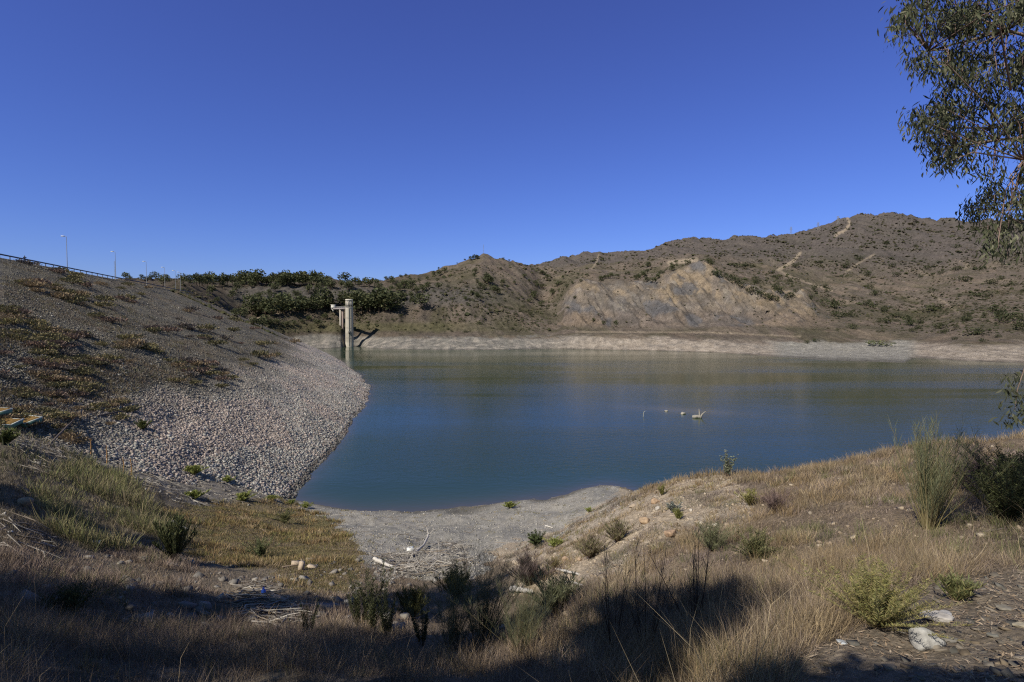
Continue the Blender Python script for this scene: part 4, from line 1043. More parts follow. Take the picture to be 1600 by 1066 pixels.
# greyer grass down the slope in the middle and on the left
mb = MB()
P, px, row = near_pts(9000, -150, 1300, 3.2, 13); P = P[~inz(P, STONY, 8) & (row > 905)]
clumps(mb, P, 10, .06, rng.uniform(.08, .2, len(P)), wd(P, .0006, .003), LIT+GREY, .9, .7)
P, px, row = near_pts(3600, -150, 1300, 3.2, 13); den = fbm(P[:, 0]/1.5, P[:, 1]/1.5, 3, 165)
P = P[~inz(P, STONY, 8) & (row > 910) & (den + rng.uniform(-.14, .14, len(P)) > .44)]
clumps(mb, P, 40, .07, rng.uniform(.14, .46, len(P)), wd(P, .0005, .0025), STRAW+GREY+[(.17, .16, .08), (.15, .12, .10)], .3, .8, .3, .45)
P, px, row = near_pts(9000, -150, 640, 8, 27)
m = ~inz(P, DEBRIS, 10) & ~inz(P, REEDS, 6) & (row > 835) & ~((px > 330) & (px < 560) & (row < 925) & (rng.random(len(P)) < .75)); P = P[m]
clumps(mb, P, 10, .16, rng.uniform(.08, .22, len(P)), wd(P, .0007), LIT+GREY, .9, .6)
P, px, row = near_pts(2600, -150, 560, 8, 24); den = fbm(P[:, 0]/2, P[:, 1]/2, 3, 167)
P = P[~inz(P, DEBRIS, 6) & ~inz(P, REEDS, 4) & (row > 835) & ~((px > 300) & (row < 960)) & (den + rng.uniform(-.1, .1, len(P)) > .45)]
clumps(mb, P, 36, .12, rng.uniform(.2, .5, len(P)), wd(P, .0006), GREY+[(.26, .19, .16), (.16, .155, .08)], .35, .6, .3, .35)
P, px, row = near_pts(9000, -300, 300, 8, 44); P = P[(row > 700) & (row < 862) & (px < 290)]
clumps(mb, P, 12, .15, .2, wd(P), [(.12, .105, .075), (.15, .125, .09), (.19, .155, .12)], .7, .6)
# single long stalks standing over the rest, some snapped over
P, px, row = near_pts(2200, -150, 1650, 2.8, 9); P = P[(rng.random(len(P)) < .3) & ~inz(P, STONY, 0)]
blades(mb, P, rng.uniform(.45, .95, len(P)), .0042, np.array([(.36, .29, .19), (.28, .22, .15), (.14, .11, .08)])[rng.integers(3, size=len(P))], .26, 1.0)
tag(mb.build('dry_grass', m_scrub), kind='stuff')

# brownish green flat by the beach
mb = MB()
P, px, row = near_pts(16000, 240, 590, 17, 66); P = P[inz(P, GRASS_FLAT, 10)]
clumps(mb, P, 9, .28, rng.uniform(.05, .13, len(P)), wd(P, .0009), [(.20, .155, .085), (.17, .14, .07), (.22, .165, .10), (.15, .145, .06)], .8, .6)
P, px, row = near_pts(3600, 240, 600, 17, 66); den = fbm(P[:, 0]/3.0, P[:, 1]/3.0, 3, 169); P = P[inz(P, GRASS_FLAT, 10) & (den + rng.uniform(-.12, .12, len(P)) > .5)]
clumps(mb, P, 30, .2, rng.uniform(.15, .42, len(P)), wd(P, .0008), OLIV+TAN[:3]+[(.29, .19, .10)], .3, .5, .3, .35)
P, px, row = near_pts(700, 430, 1000, 24, 64); P = P[inz(P, BEACH, 8) & (fbm(P[:, 0]/4, P[:, 1]/4, 3, 171) > .58)]
clumps(mb, P, 12, .15, .12, wd(P, .0008), OLIV, .7, .5)
tag(mb.build('short_grass', m_scrub), kind='stuff')

# reeds and tall green weeds in the hollow at the foot of the dam
mb = MB()
P, px, row = near_pts(6500, 10, 300, 20, 54); m = inz(P, REEDS, 10); den = fbm(P[:, 0]/2.2, P[:, 1]/2.2, 3, 173); m &= den + rng.uniform(-.12, .12, len(P)) > .45; P = P[m]; den = den[m]
clumps(mb, P, 10, .22, .28+1.05*sstep(.47, .64, den)*rng.uniform(.25, 1, len(P)), wd(P, .00085), [(.21, .21, .095), (.17, .18, .075), (.27, .245, .125), (.29, .245, .15), (.14, .155, .07), (.25, .20, .14)], .3, .55, .25, .35)
P, px, row = near_pts(2500, -200, 130, 18, 46); m = (row > 655) & (row < 740) & (rng.random(len(P)) < .4) & (fbm(P[:, 0]/2, P[:, 1]/2, 3, 175) > .5); P = P[m]
clumps(mb, P, 12, .25, .6, wd(P, .0011), [(.13, .13, .07), (.17, .15, .10), (.20, .165, .125)], .5, .5)
tag(mb.build('reeds', m_scrub), kind='stuff')

# gravel on the beach, stones on the mound, slaty rubble at the lower right
def scatter(P, smin, smax, cols, flat=.6, jit=.35):
    mb = MB(); k = len(P); cols = np.array(cols)
    sz = smin*(smax/smin)**(rng.random(k)**2.2)
    rocks(mb, P, sz, cols[rng.integers(len(cols), size=k)]*rng.uniform(.75, 1.2, (k, 1)), flat, .3, jit); return mb
P, px, row = near_pts(15000, 420, 1010, 22, 68); m = inz(P, BEACH, 8) | (P[:, 2] < -16.8); P = P[m]
tag(scatter(P, .02, .13, [(.32, .30, .265), (.29, .272, .24), (.36, .335, .30), (.25, .235, .21)]).build('gravel', m_rubble), kind='stuff')
P, px, row = near_pts(20000, 700, 1700, 7, 32); s_ = inz(P, SOIL, 8); P = P[s_ | (rng.random(len(P)) < .13)]
tag(scatter(P, .014, .11, [(.36, .295, .22), (.31, .25, .185), (.39, .33, .26), (.26, .205, .15)]).build('gravel', m_rubble), kind='stuff')
P, px, row = near_pts(2600, 1200, 1750, 2.4, 6.5); P = P[inz(P, STONY, 10) & (rng.random(len(P)) < np.clip((px-1300)/180, .12, 1))]
tag(scatter(P, .008, .075, [(.125, .115, .10), (.16, .14, .115), (.19, .165, .135), (.105, .10, .088), (.20, .16, .115)], .26, .42).build('gravel', m_rubble), kind='stuff')
P, px, row = near_pts(12000, -100, 640, 8, 56); P = P[(inz(P, DEBRIS, 10) & (rng.random(len(P)) < .8)) | ((row > 870) & (row < 990) & (rng.random(len(P)) < .22))]
tag(scatter(P, .04, .3, [(.20, .18, .16), (.26, .24, .21), (.15, .14, .13)]).build('gravel', m_rubble), kind='stuff')

# dead leaves and bits of bark on the stony ground
P, px, row = near_pts(9000, 1150, 1750, 2.4, 7); P = P[inz(P, STONY, 14) & (fbm(P[:, 0]/.35, P[:, 1]/.35, 3, 177)+rng.uniform(-.12, .12, len(P)) > .42)]
k = len(P); th = rng.uniform(0, 6.28, k); L = rng.uniform(.006, .034, k); W = rng.uniform(.002, .006, k)
u = np.stack([np.cos(th), np.sin(th), rng.normal(0, .25, k)], 1)*L[:, None]; w = np.stack([-np.sin(th), np.cos(th), rng.normal(0, .4, k)], 1)*W[:, None]
P[:, 2] += .012
v = np.stack([P-u, P+w, P+u, P-w], 1).reshape(-1, 3)
cc = np.array([(.30, .225, .155), (.24, .18, .125), (.36, .29, .22), (.19, .14, .10)])[rng.integers(4, size=k)]
mb = MB(); mb.add(v, (np.arange(k)*4)[:, None]+np.arange(4)[None], np.repeat(cc, 4, 0)); tag(mb.build('leaf_litter', m_scrub), kind='stuff')

# washed-up sticks: the heap that nobody could count
def sticks(P, lmin, lmax, rad, cols):
    mb = MB(); cols = np.array(cols)
    for p in P:
        L = rng.uniform(lmin, lmax); th = rng.normal(-.5, .9) if rng.random() < .6 else rng.uniform(0, 3.14); b_ = rng.normal(0, .2, 3)*L
        e = np.array([math.cos(th), math.sin(th), 0])*L*.5
        pts = np.array([p-e, p+b_, p+e]); pts[:, 2] = np.maximum(surf(pts[:, 0], pts[:, 1]), 0*pts[:, 2]-99)+rng.uniform(.02, .16)
        pts[1, 2] += abs(rng.normal(0, .05)); pts[2, 2] += abs(rng.normal(0, .08))
        mb.tube(pts, [rad*rng.uniform(.6, 1.3), rad, rad*.4], 4, cols[rng.integers(len(cols))]*rng.uniform(.75, 1.15), cap=False)
    return mb
P, px, row = near_pts(11000, -60, 760, 9, 58)
HEAP = [(590, 872), (650, 862), (700, 848), (735, 855), (735, 890), (690, 905), (610, 895)]
PILE = [(370, 915), (420, 915), (470, 955), (475, 985), (420, 990), (380, 950)]
STRIP = [(0, 800), (60, 820), (100, 850), (60, 880), (-60, 870)]
m = (inz(P, DEBRIS, 10) & (rng.random(len(P)) < .9)) | inz(P, HEAP, 8) | (inz(P, PILE, 8) & (rng.random(len(P)) < .7)) | (inz(P, STRIP, 6) & (rng.random(len(P)) < .2))
P = P[m][:1900]; W_ = [(.28, .255, .23), (.23, .21, .19), (.36, .335, .30), (.17, .15, .135), (.24, .20, .16)]
tag(sticks(P, .25, 1.5, .02, W_).build('driftwood_debris', m_wood), kind='stuff')
P, px, row = near_pts(9000, 560, 760, 20, 40); P = P[inz(P, HEAP, 8)][:120]; P[:, 2] += .1
mb = MB()
for p in P:                                          # a tangle of bleached crooked branches at the inner end of the beach
    L = rng.uniform(.5, 1.7); th = rng.uniform(0, 3.14); e = np.array([math.cos(th), math.sin(th), rng.normal(0, .22)])*L*.5; up = abs(rng.normal(0, .2))
    q = np.array([p-e, p-e*.3+rng.normal(0, .1, 3)*L, p+e*.4+rng.normal(0, .14, 3)*L+(0, 0, up), p+e+(0, 0, up*1.3)])
    q[:, 2] = np.maximum(q[:, 2], surf(q[:, 0], q[:, 1])+.02)
    mb.tube(q, np.array([1, .85, .6, .25])*rng.uniform(.012, .028), 5, np.array([(.38, .355, .32), (.31, .285, .26), (.43, .40, .37), (.24, .22, .20)])[rng.integers(4)], cap=False)
tag(mb.build('driftwood_debris', m_wood), kind='stuff')
P, px, row = near_pts(2500, 400, 1010, 26, 62); P = P[inz(P, BEACH, 6)][:170]
tag(sticks(P, .2, 1.0, .018, W_).build('driftwood_debris', m_wood), kind='stuff')

# ------------------------------------------------------------------ single stones
import bmesh
def rock_mesh(name, seed, scale, col, n=3, rough=.22, flat_top=False):
    bm = bmesh.new(); bmesh.ops.create_icosphere(bm, subdivisions=n, radius=1)
    r = np.random.default_rng(seed)
    v = np.array([x.co[:] for x in bm.verts]); f = np.array([[q.index for q in x.verts] for x in bm.faces]); bm.free()
    for k in range(9):                                   # cut by planes: angular faces
        nrm = r.normal(0, 1, 3); nrm /= np.linalg.norm(nrm); c_ = r.uniform(.55, .85)
        d = v@nrm; v = v - np.maximum(d-c_, 0)[:, None]*nrm*.95
    if flat_top: v[:, 2] = np.minimum(v[:, 2], .42+.08*v[:, 0])
    v = v*(1+rough*(fbm(v[:, 0]*2.2+seed, v[:, 1]*2.2+v[:, 2]*1.7, 4, seed)-.5)[:, None])
    v = v*np.array(scale)
    c = np.array(col)*(.7+.6*fbm(v[:, 0]*6/scale[0]+3, (v[:, 1]+v[:, 2])*6/scale[0], 3, seed+1))[:, None]
    mb = MB(); mb.add(v, f, c); return mb.mesh(name)
def stone(px, row, w, scale, col, label, seed, group=None, flat=False, rz=None, sink=.3, name='stone', cat='stone'):
    """w: its width in picture pixels; scale: relative half sizes"""
    p = hit(px, row); R = w*p.y/F/2/scale[0]
    me = rock_mesh(name, seed, (scale[0]*R, scale[1]*R, scale[2]*R), col, 3, .25, flat)
    o = link_mesh(name, me, m_rock); o.location = p + Vector((0, 0, scale[2]*R*(1-sink)*.8)); o.rotation_euler = (0, 0, rng.uniform(-.4, .4) if rz is None else rz)
    return tag(o, label, cat, group)
stone(1446, 1010, 56, (1, .8, .62), (.33, .32, .30), 'pale grey-white rough rock at the lower right, the largest loose stone there', 301, sink=.25)
stone(1462, 968, 50, (1, .8, .3), (.36, .335, .31), 'flat pale flagstone lying between the yellow-green bush and the white rock', 302, flat=True, sink=.1)
stone(1478, 962, 26, (1, .7, .32), (.33, .32, .32), 'small pale grey slab against the right side of the flat flagstone', 303, flat=True, sink=.1)
stone(1318, 1006, 22, (1, .7, .3), (.33, .35, .37), 'small bluish-grey slab alone in the leaf litter left of the white rock', 304, flat=True, sink=.15)
stone(1572, 953, 26, (1, .8, .4), (.17, .155, .13), 'dark brown-grey slate lump lying in the stony patch, upper of two dark ones', 305, flat=True)
stone(1553, 994, 24, (1, .6, .35), (.14, .135, .12), 'dark slate slab in the middle of the stony patch', 306, flat=True)
stone(1482, 1002, 26, (1, .7, .5), (.15, .14, .125), 'dark squarish slate lump just right of the white rock', 307, flat=True)
stone(1595, 980, 24, (1, .8, .45), (.30, .265, .2), 'ochre-topped slate block at the edge of the stony patch', 308, flat=True)
stone(40, 790, 27, (1, .8, .72), (.27, .225, .18), 'rounded grey-brown boulder beside the dark bank on the left', 309)
stone(81, 822, 19, (1, .8, .95), (.22, .15, .105), 'upright brown boulder at the near edge of the green reeds', 310)
stone(1021, 748, 34, (1, .6, .4), (.36, .295, .22), 'tan slab with a dark hollow beneath it on the tip of the bare mound', 311, flat=True)
stone(1049, 746, 22, (1, .6, .5), (.34, .28, .215), 'tan slab beside the hollow slab on the tip of the mound', 312, flat=True)
for i, (px, row, w, c_, lb) in enumerate(((1024, 787, 16, (.38, .27, .18), 'orange-tinted boulder high on the steep flank of the mound'), (1028, 797, 11, (.42, .385, .34), 'whitish stone just below the orange-tinted boulder on the flank'), (988, 793, 12, (.36, .29, .22), 'tan boulder low on the left edge of the mound'), (1008, 818, 20, (.38, .275, .18), 'broad orange boulder in the middle of the bare slope'), (1080, 799, 8, (.42, .38, .33), 'small whitish stone in the centre of the bare soil'), (1096, 820, 9, (.43, .38, .31), 'left one of two pale stones at the near edge of the bare soil'), (1118, 823, 12, (.44, .39, .32), 'right one of two pale stones at the near edge of the bare soil'), (1048, 838, 22, (.36, .25, .17), 'low orange-brown boulder with a small dark overhang at the foot of the bare soil'),
      (805, 882, 12, (.40, .33, .26), 'left one of the tan boulders at the foot of the stony slope'), (818, 880, 10, (.38, .32, .25), 'middle one of the tan boulders at the foot of the stony slope'), (832, 878, 13, (.42, .35, .27), 'right one of the tan boulders at the foot of the stony slope'), (883, 876, 12, (.38, .27, .19), 'orange boulder above the tan boulders on the stony slope'), (906, 876, 10, (.37, .28, .2), 'orange boulder beside the green and purple bush on the stony slope'),
      (300, 771, 9, (.5, .48, .45), 'white stone beside the round green tuft on the mud'), (398, 758, 11, (.36, .335, .3), 'pale boulder on the dark mud near the lake corner'), (499, 777, 8, (.42, .40, .37), 'pale stone at the very edge of the water in the lake corner'))):
    stone(px, row, w, (1, .85, .7), c_, lb, 320+i)

# ------------------------------------------------------------------ plants one can point to
def px_h(p, h): return h*p.y/F
def stem_plant(name, n, h, spread, cols, stemc, branch=4, leaf=.05, lw=.006, sw=.006, seed=0, upright=.5, leafy=1.0):
    """a shrub of many upright stems (one mesh) clothed in thin branchlets (another); unit: metres"""
    r = np.random.default_rng(seed); st = MB(); br = MB(); cols = np.array(cols)
    for k in range(n):
        th = r.uniform(0, 6.28); le = abs(r.normal(0, spread)); H = h*r.uniform(.5, 1.05)
        b0 = np.array([math.cos(th), math.sin(th), 0])*r.uniform(0, .06)*h
        d = np.array([math.cos(th)*le, math.sin(th)*le, 1.0])
        pts = [b0 + d*H*t*np.array([1, 1, 1-.12*le*t]) + r.normal(0, .012*H, 3)*t for t in (0, .3, .6, 1.0)]
        st.tube(pts, [sw, sw*.8, sw*.5, sw*.2], 4, np.array(stemc)*r.uniform(.8, 1.2), cap=False)
        pts = np.array(pts); m = int(branch*leafy*10)
        t = r.uniform(.18, 1.0, m); base_ = np.stack([np.interp(t, (0, .3, .6, 1.0), pts[:, j]) for j in range(3)], 1)
        L = leaf*r.uniform(.6, 1.4, m)
        f = r.uniform(0, 6.28, m); dd = np.stack([np.cos(f)*(1-upright), np.sin(f)*(1-upright), np.full(m, upright)], 1) + d*.35*upright
        dd /= np.linalg.norm(dd, axis=1)[:, None]
        s = np.cross(dd, r.normal(0, 1, (m, 3))); s /= np.linalg.norm(s, axis=1)[:, None]; s *= (lw*r.uniform(.6, 1.3, m))[:, None]
        tip = base_+dd*L[:, None]; mid = base_+dd*(L*.5)[:, None]
        v = np.stack([base_, mid-s, tip, mid+s], 1).reshape(-1, 3)
        br.add(v, (np.arange(m)*4)[:, None]+np.arange(4)[None], np.repeat(cols[r.integers(len(cols), size=m)]*r.uniform(.75, 1.25, (m, 1)), 4, 0))
    return st.mesh('stem'), br.mesh('foliage')
def plant(pair, name, px, row, label, cat, scale=1.0, group=None, rz=None, squash=1.0):
    p = hit(px, row) if not isinstance(px, Vector) else px
    root = empty(name, p - Vector((0, 0, .02)), rng.uniform(0, 6.28) if rz is None else rz, scale); root.scale = (scale, scale, scale*squash)
    link_mesh('stem', pair[0], m_bark, root); link_mesh('foliage', pair[1], m_leaf, root)
    return tag(root, label, cat, group)
GG = [(.14, .155, .085), (.17, .18, .10), (.12, .135, .07), (.20, .19, .11)]
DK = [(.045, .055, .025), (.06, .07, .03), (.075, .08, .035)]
broom = stem_plant('broom', 75, 1.7, .28, GG, (.21, .175, .09), 8, .20, .0024, .008, 401, .62)
plant(broom, 'broom_bush', 1452, 826, 'tall grey-green broom bush standing up against the water on the right', 'bush')
plant(stem_plant('dry', 70, 1.0, .75, [(.19, .14, .135), (.22, .165, .155)], (.13, .10, .09), 14, .13, .0025, .005, 402, .4), 'dead_bush', 1528, 772, 'dense purplish-brown twiggy bush behind the broom bush', 'bush')
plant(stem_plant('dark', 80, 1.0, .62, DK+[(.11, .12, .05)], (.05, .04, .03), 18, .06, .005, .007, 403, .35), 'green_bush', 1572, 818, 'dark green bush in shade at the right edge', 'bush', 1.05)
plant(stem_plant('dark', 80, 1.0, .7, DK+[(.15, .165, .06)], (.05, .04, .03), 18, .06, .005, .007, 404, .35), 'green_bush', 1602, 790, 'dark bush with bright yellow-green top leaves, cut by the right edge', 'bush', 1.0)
plant(stem_plant('yellow', 150, .5, .7, [(.28, .245, .09), (.23, .22, .08), (.18, .19, .07), (.33, .28, .14)], (.20, .16, .08), 14, .032, .0022, .0025, 405, .35), 'yellow_bush', 1368, 978, 'rounded yellow-green bush in the dry grass left of the flagstone', 'bush')
plant(stem_plant('small', 24, .24, .6, [(.15, .17, .07), (.2, .19, .08)], (.17, .13, .08), 6, .06, .004, .004, 406, .5), 'green_tuft', 1492, 938, 'small loose green tuft at the top of the stony patch', 'plant')
plant(stem_plant('sap', 16, 1.05, .34, [(.17, .19, .12), (.21, .22, .15), (.13, .15, .09)], (.12, .09, .07), 3, .09, .022, .010, 407, .1), 'eucalyptus_sapling', 1136, 744, 'small grey-green leafy sapling on the lip of the mound against the water', 'sapling')
plant(stem_plant('b', 50, .62, .5, [(.15, .165, .09), (.18, .18, .10)], (.15, .12, .08), 14, .07, .0025, .003, 408, .4), 'green_bush', 1113, 862, 'rounded soft grey-green bush where the bare soil meets the grass', 'bush')
plant(stem_plant('b', 60, .5, .7, [(.10, .11, .05), (.14, .145, .065), (.21, .19, .09)], (.12, .09, .06), 12, .06, .004, .003, 409, .4), 'green_bush', 1180, 872, 'dark green bush half sunk in tan grass on the right slope', 'bush')
plant(stem_plant('b', 80, .7, .7, [(.18, .175, .09), (.22, .195, .10), (.24, .18, .15)], (.16, .11, .09), 8, .10, .005, .004, 410, .55), 'green_bush', 922, 872, 'green bush with purple-brown tips left of the mound slope', 'bush')
plant(stem_plant('b', 80, .65, .7, [(.17, .17, .085), (.22, .20, .10), (.24, .18, .155)], (.16, .11, .09), 8, .10, .005, .004, 411, .55), 'green_bush', 964, 846, 'green bush with a purple-brown crown, highest on the stony slope', 'bush')
plant(stem_plant('b', 50, .5, .6, [(.17, .18, .10), (.20, .20, .12), (.14, .15, .08)], (.15, .12, .08), 8, .09, .005, .004, 412, .5), 'green_bush', 868, 958, 'pale grey-green cushion bush at the edge of the tree shade', 'bush', 1.1)
plant(stem_plant('b', 50, .5, .6, [(.25, .195, .10), (.28, .22, .12), (.20, .18, .09)], (.2, .15, .09), 8, .09, .004, .004, 413, .5), 'grass_tuft', 866, 890, 'small tan tuft between the boulders at the foot of the stony slope', 'tuft', .8)
plant(stem_plant('b', 30, .4, .5, [(.24, .235, .08), (.2, .21, .07)], (.17, .14, .07), 7, .09, .006, .004, 414, .5), 'yellow_bush', 1060, 812, 'small yellow-green cushion in the middle of the bare soil', 'bush', .8)
plant(stem_plant('b', 40, .45, .6, [(.30, .27, .10), (.26, .25, .10)], (.2, .16, .08), 8, .08, .006, .004, 415, .5), 'yellow_bush', 1172, 790, 'rounded yellow-flowered cushion bush on the upper mound', 'bush', .95)
plant(stem_plant('b', 20, .5, .35, [(.17, .17, .05), (.23, .21, .07)], (.14, .11, .06), 7, .08, .006, .004, 416, .5), 'yellow_bush', 1034, 774, 'narrow upright olive bush near the tip of the mound', 'bush', .9)
plant(stem_plant('b', 22, .32, .6, [(.22, .24, .22), (.18, .20, .18)], (.15, .14, .12), 8, .07, .012, .004, 417, .4), 'blue_grey_herb', 1053, 801, 'low blue-grey rosette plant on the bare soil', 'plant', .9)
plant(stem_plant('b', 40, .62, .6, [(.22, .155, .14), (.25, .18, .16), (.19, .14, .13)], (.14, .1, .09), 10, .10, .003, .004, 418, .45), 'dead_bush', 1212, 800, 'low purplish dry cushion on the upper mound right of the yellow one', 'bush', .9)
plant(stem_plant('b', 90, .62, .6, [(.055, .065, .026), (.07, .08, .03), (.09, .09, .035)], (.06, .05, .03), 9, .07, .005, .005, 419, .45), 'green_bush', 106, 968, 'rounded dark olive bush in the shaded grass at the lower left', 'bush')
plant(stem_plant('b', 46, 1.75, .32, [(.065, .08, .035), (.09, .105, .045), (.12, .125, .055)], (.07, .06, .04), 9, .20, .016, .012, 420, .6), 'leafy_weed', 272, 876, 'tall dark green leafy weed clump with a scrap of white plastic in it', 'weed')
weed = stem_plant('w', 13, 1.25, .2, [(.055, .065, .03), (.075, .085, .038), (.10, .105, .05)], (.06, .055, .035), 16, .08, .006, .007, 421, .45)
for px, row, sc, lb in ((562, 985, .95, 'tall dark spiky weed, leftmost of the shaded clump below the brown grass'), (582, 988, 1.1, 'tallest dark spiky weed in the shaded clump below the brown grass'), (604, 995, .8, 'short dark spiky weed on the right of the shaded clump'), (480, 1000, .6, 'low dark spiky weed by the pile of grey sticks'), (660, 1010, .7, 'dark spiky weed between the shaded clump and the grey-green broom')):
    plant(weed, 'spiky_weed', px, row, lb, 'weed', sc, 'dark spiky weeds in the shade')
broom2 = stem_plant('broom', 60, 1.75, .42, [(.12, .135, .075), (.15, .165, .095), (.17, .165, .09)], (.15, .125, .07), 9, .18, .0018, .005, 430, .55)
plant(broom2, 'broom_bush', 752, 1010, 'large feathery grey-green broom rising in the middle foreground', 'bush', .9)
plant(broom2, 'broom_bush', 705, 1015, 'darker broom half in shade on the left of the feathery one', 'bush', .68)
plant(broom2, 'broom_bush', 812, 1020, 'low spreading broom on the right of the feathery one', 'bush', .6)
twig = stem_plant('t', 9, 1.25, .22, [(.10, .075, .06), (.14, .11, .09)], (.07, .05, .04), 2, .14, .003, .007, 431, .6)
for px, row, sc, lb in ((960, 1015, .95, 'leftmost bare dark-stemmed dry plant at the shade edge'), (1010, 1020, .85, 'middle bare dark-stemmed dry plant at the shade edge'), (1085, 985, .9, 'rightmost bare dark-stemmed dry plant, at the shaded grass crest'), (688, 925, .9, 'bare thin sapling stem in front of the grey driftwood heap'), (728, 905, 1.1, 'bare branching sapling rising over the driftwood heap')):
    plant(twig, 'bare_shrub', px, row, lb, 'shrub', sc, 'bare dark-stemmed shrubs')
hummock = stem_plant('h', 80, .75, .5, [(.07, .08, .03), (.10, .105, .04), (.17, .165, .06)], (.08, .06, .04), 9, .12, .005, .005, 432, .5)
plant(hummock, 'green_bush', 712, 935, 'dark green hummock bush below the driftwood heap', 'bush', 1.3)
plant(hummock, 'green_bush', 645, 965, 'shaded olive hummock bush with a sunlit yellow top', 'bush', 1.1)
plant(stem_plant('h', 60, .6, .65, [(.12, .09, .085), (.15, .115, .10)], (.08, .06, .05), 10, .12, .004, .006, 433, .45), 'dead_bush', 826, 915, 'dark purplish dead bush over the boulders at the foot of the slope', 'bush', 1.5)
tuft = stem_plant('g', 60, .42, .75, [(.24, .27, .075), (.20, .24, .06), (.29, .29, .10)], (.17, .16, .06), 7, .14, .012, .006, 440, .5)
for px, row, w, lb in ((303, 742, 26, 'round bright green tuft beside the upright grey stake'), (355, 754, 17, 'bright green tuft on the dark mud below the rubble'), (303, 781, 26, 'wide bright green tuft beside the white stone'), (380, 783, 24, 'bright green tuft at the head of the brown grass flat'), (425, 782, 15, 'small green tuft between mud and brown grass'), (455, 788, 12, 'tiny green tuft near the corner of the lake'), (478, 794, 15, 'green tuft on the shore gravel right of the lake corner'), (797, 794, 18, 'single low green tuft out on the grey beach'), (868, 855, 24, 'yellow-green tuft at the inner end of the beach'), (920, 800, 12, 'tiny green tuft near the top of the beach')):
    p = hit(px, row); plant(tuft, 'green_tuft', p, None, lb, 'tuft', px_h(p, w)/.75, 'bright green tufts round the beach', None, .9)
plant(stem_plant('l', 30, .7, .7, [(.07, .09, .035), (.09, .11, .045)], (.08, .06, .04), 12, .10, .014, .008, 441, .3), 'leafy_weed', 838, 853, 'dark leafy weed at the inner end of the beach', 'weed')
plant(stem_plant('l', 26, .85, .6, [(.15, .17, .08), (.19, .20, .10), (.12, .14, .06)], (.12, .10, .06), 9, .13, .008, .008, 442, .45), 'leafy_weed', 408, 872, 'green leafy weed standing in the brown grass flat', 'weed', 1.25)
plant(stem_plant('l', 44, .7, .8, [(.12, .135, .055), (.16, .165, .07), (.21, .18, .09)], (.12, .09, .06), 12, .10, .008, .006, 443, .35), 'green_bush', 446, 817, 'dark green bush at the upper end of the brown grass flat', 'bush', 1.2)
plant(stem_plant('l', 40, .8, .6, [(.055, .075, .025), (.09, .11, .035), (.16, .16, .05)], (.07, .06, .04), 9, .16, .02, .01, 444, .4), 'green_bush', 8, 695, 'dark green leafy bush beside the mossy green boxes', 'bush', 1.15)
plant(stem_plant('l', 40, .8, .6, [(.085, .10, .035), (.12, .13, .045)], (.07, .06, .04), 9, .14, .016, .01, 445, .4), 'green_bush', 223, 672, 'round dark green shrub alone low on the rubble of the dam', 'shrub', 1.3)

# ------------------------------------------------------------------ stranded boxes, driftwood, litter
m_moss, nt, b = new_mat('moss')
n1 = noise_node(nt, 6, 6, .7); n2 = noise_node(nt, 30, 4, .7)
c = mul(nt, ramp(nt, n1.outputs[0], [(.3, (.13, .075, .025)), (.5, (.21, .125, .042)), (.7, (.15, .11, .04))]).outputs[0], ramp(nt, n2.outputs[0], [(.3, .6), (.7, 1.3)]).outputs[0])
nt.links.new(c, b.inputs['Base Color']); b.inputs['Roughness'].default_value = 1; bump(nt, b, n2.outputs[0], .8, .04)
m_green = col_mat('green_paint', .6, .25, 4.0, .2, .01, .3)
def mossy_box(px, row, rz, rx, ry, label, sc=1.0):
    p = hit(px, row); root = empty('wooden_box', p + Vector((0, 0, .32)), rz, sc); root.rotation_euler = (rx, ry, rz)
    mb = MB(); mb.box((-1.1, -.8, -.22), (1.1, .8, .16), (.14, .27, .20), taper=1.06); mb.build('hull', m_green, root)
    mb = MB()
    for lo, hi in (((-1.2, -.88, .161), (1.2, -.80, .25)), ((-1.2, .80, .161), (1.2, .88, .25)), ((-1.2, -.80, .161), (-1.12, .80, .25)), ((1.12, -.80, .161), (1.2, .80, .25))): mb.box(lo, hi, (.56, .60, .56))
    mb.build('rim', m_green, root)
    n = 26; X, Y = np.meshgrid(np.linspace(-1.118, 1.118, n), np.linspace(-.798, .798, n), indexing='ij'); e = np.minimum(1.12-abs(X), .8-abs(Y))
    Z = .20 + .11*np.clip(e/.12, 0, 1)**.5*(.4+fbm(X*3+px, Y*3, 4, 7))
    b_ = MB(); i = np.arange(n-1)[:, None]*n; j = np.arange(n-1)[None]
    b_.add(np.stack([X, Y, Z], -1).reshape(-1, 3), np.stack([i+j, i+n+j, i+n+j+1, i+j+1], -1).reshape(-1, 4)); b_.build('moss', m_moss, root, True)
    tag(root, label, 'box')
mossy_box(40, 664, -.25, .22, .05, 'tilted green box with a white rim and rust-orange moss on top, wholly in view', .82)
mossy_box(-8, 651, -.2, .16, .0, 'green box under orange moss, furthest back and cut by the picture edge', .82)
mossy_box(8, 668, .1, .18, .05, 'orange moss-topped box behind the dark leafy bush, lowest of the three', .8)

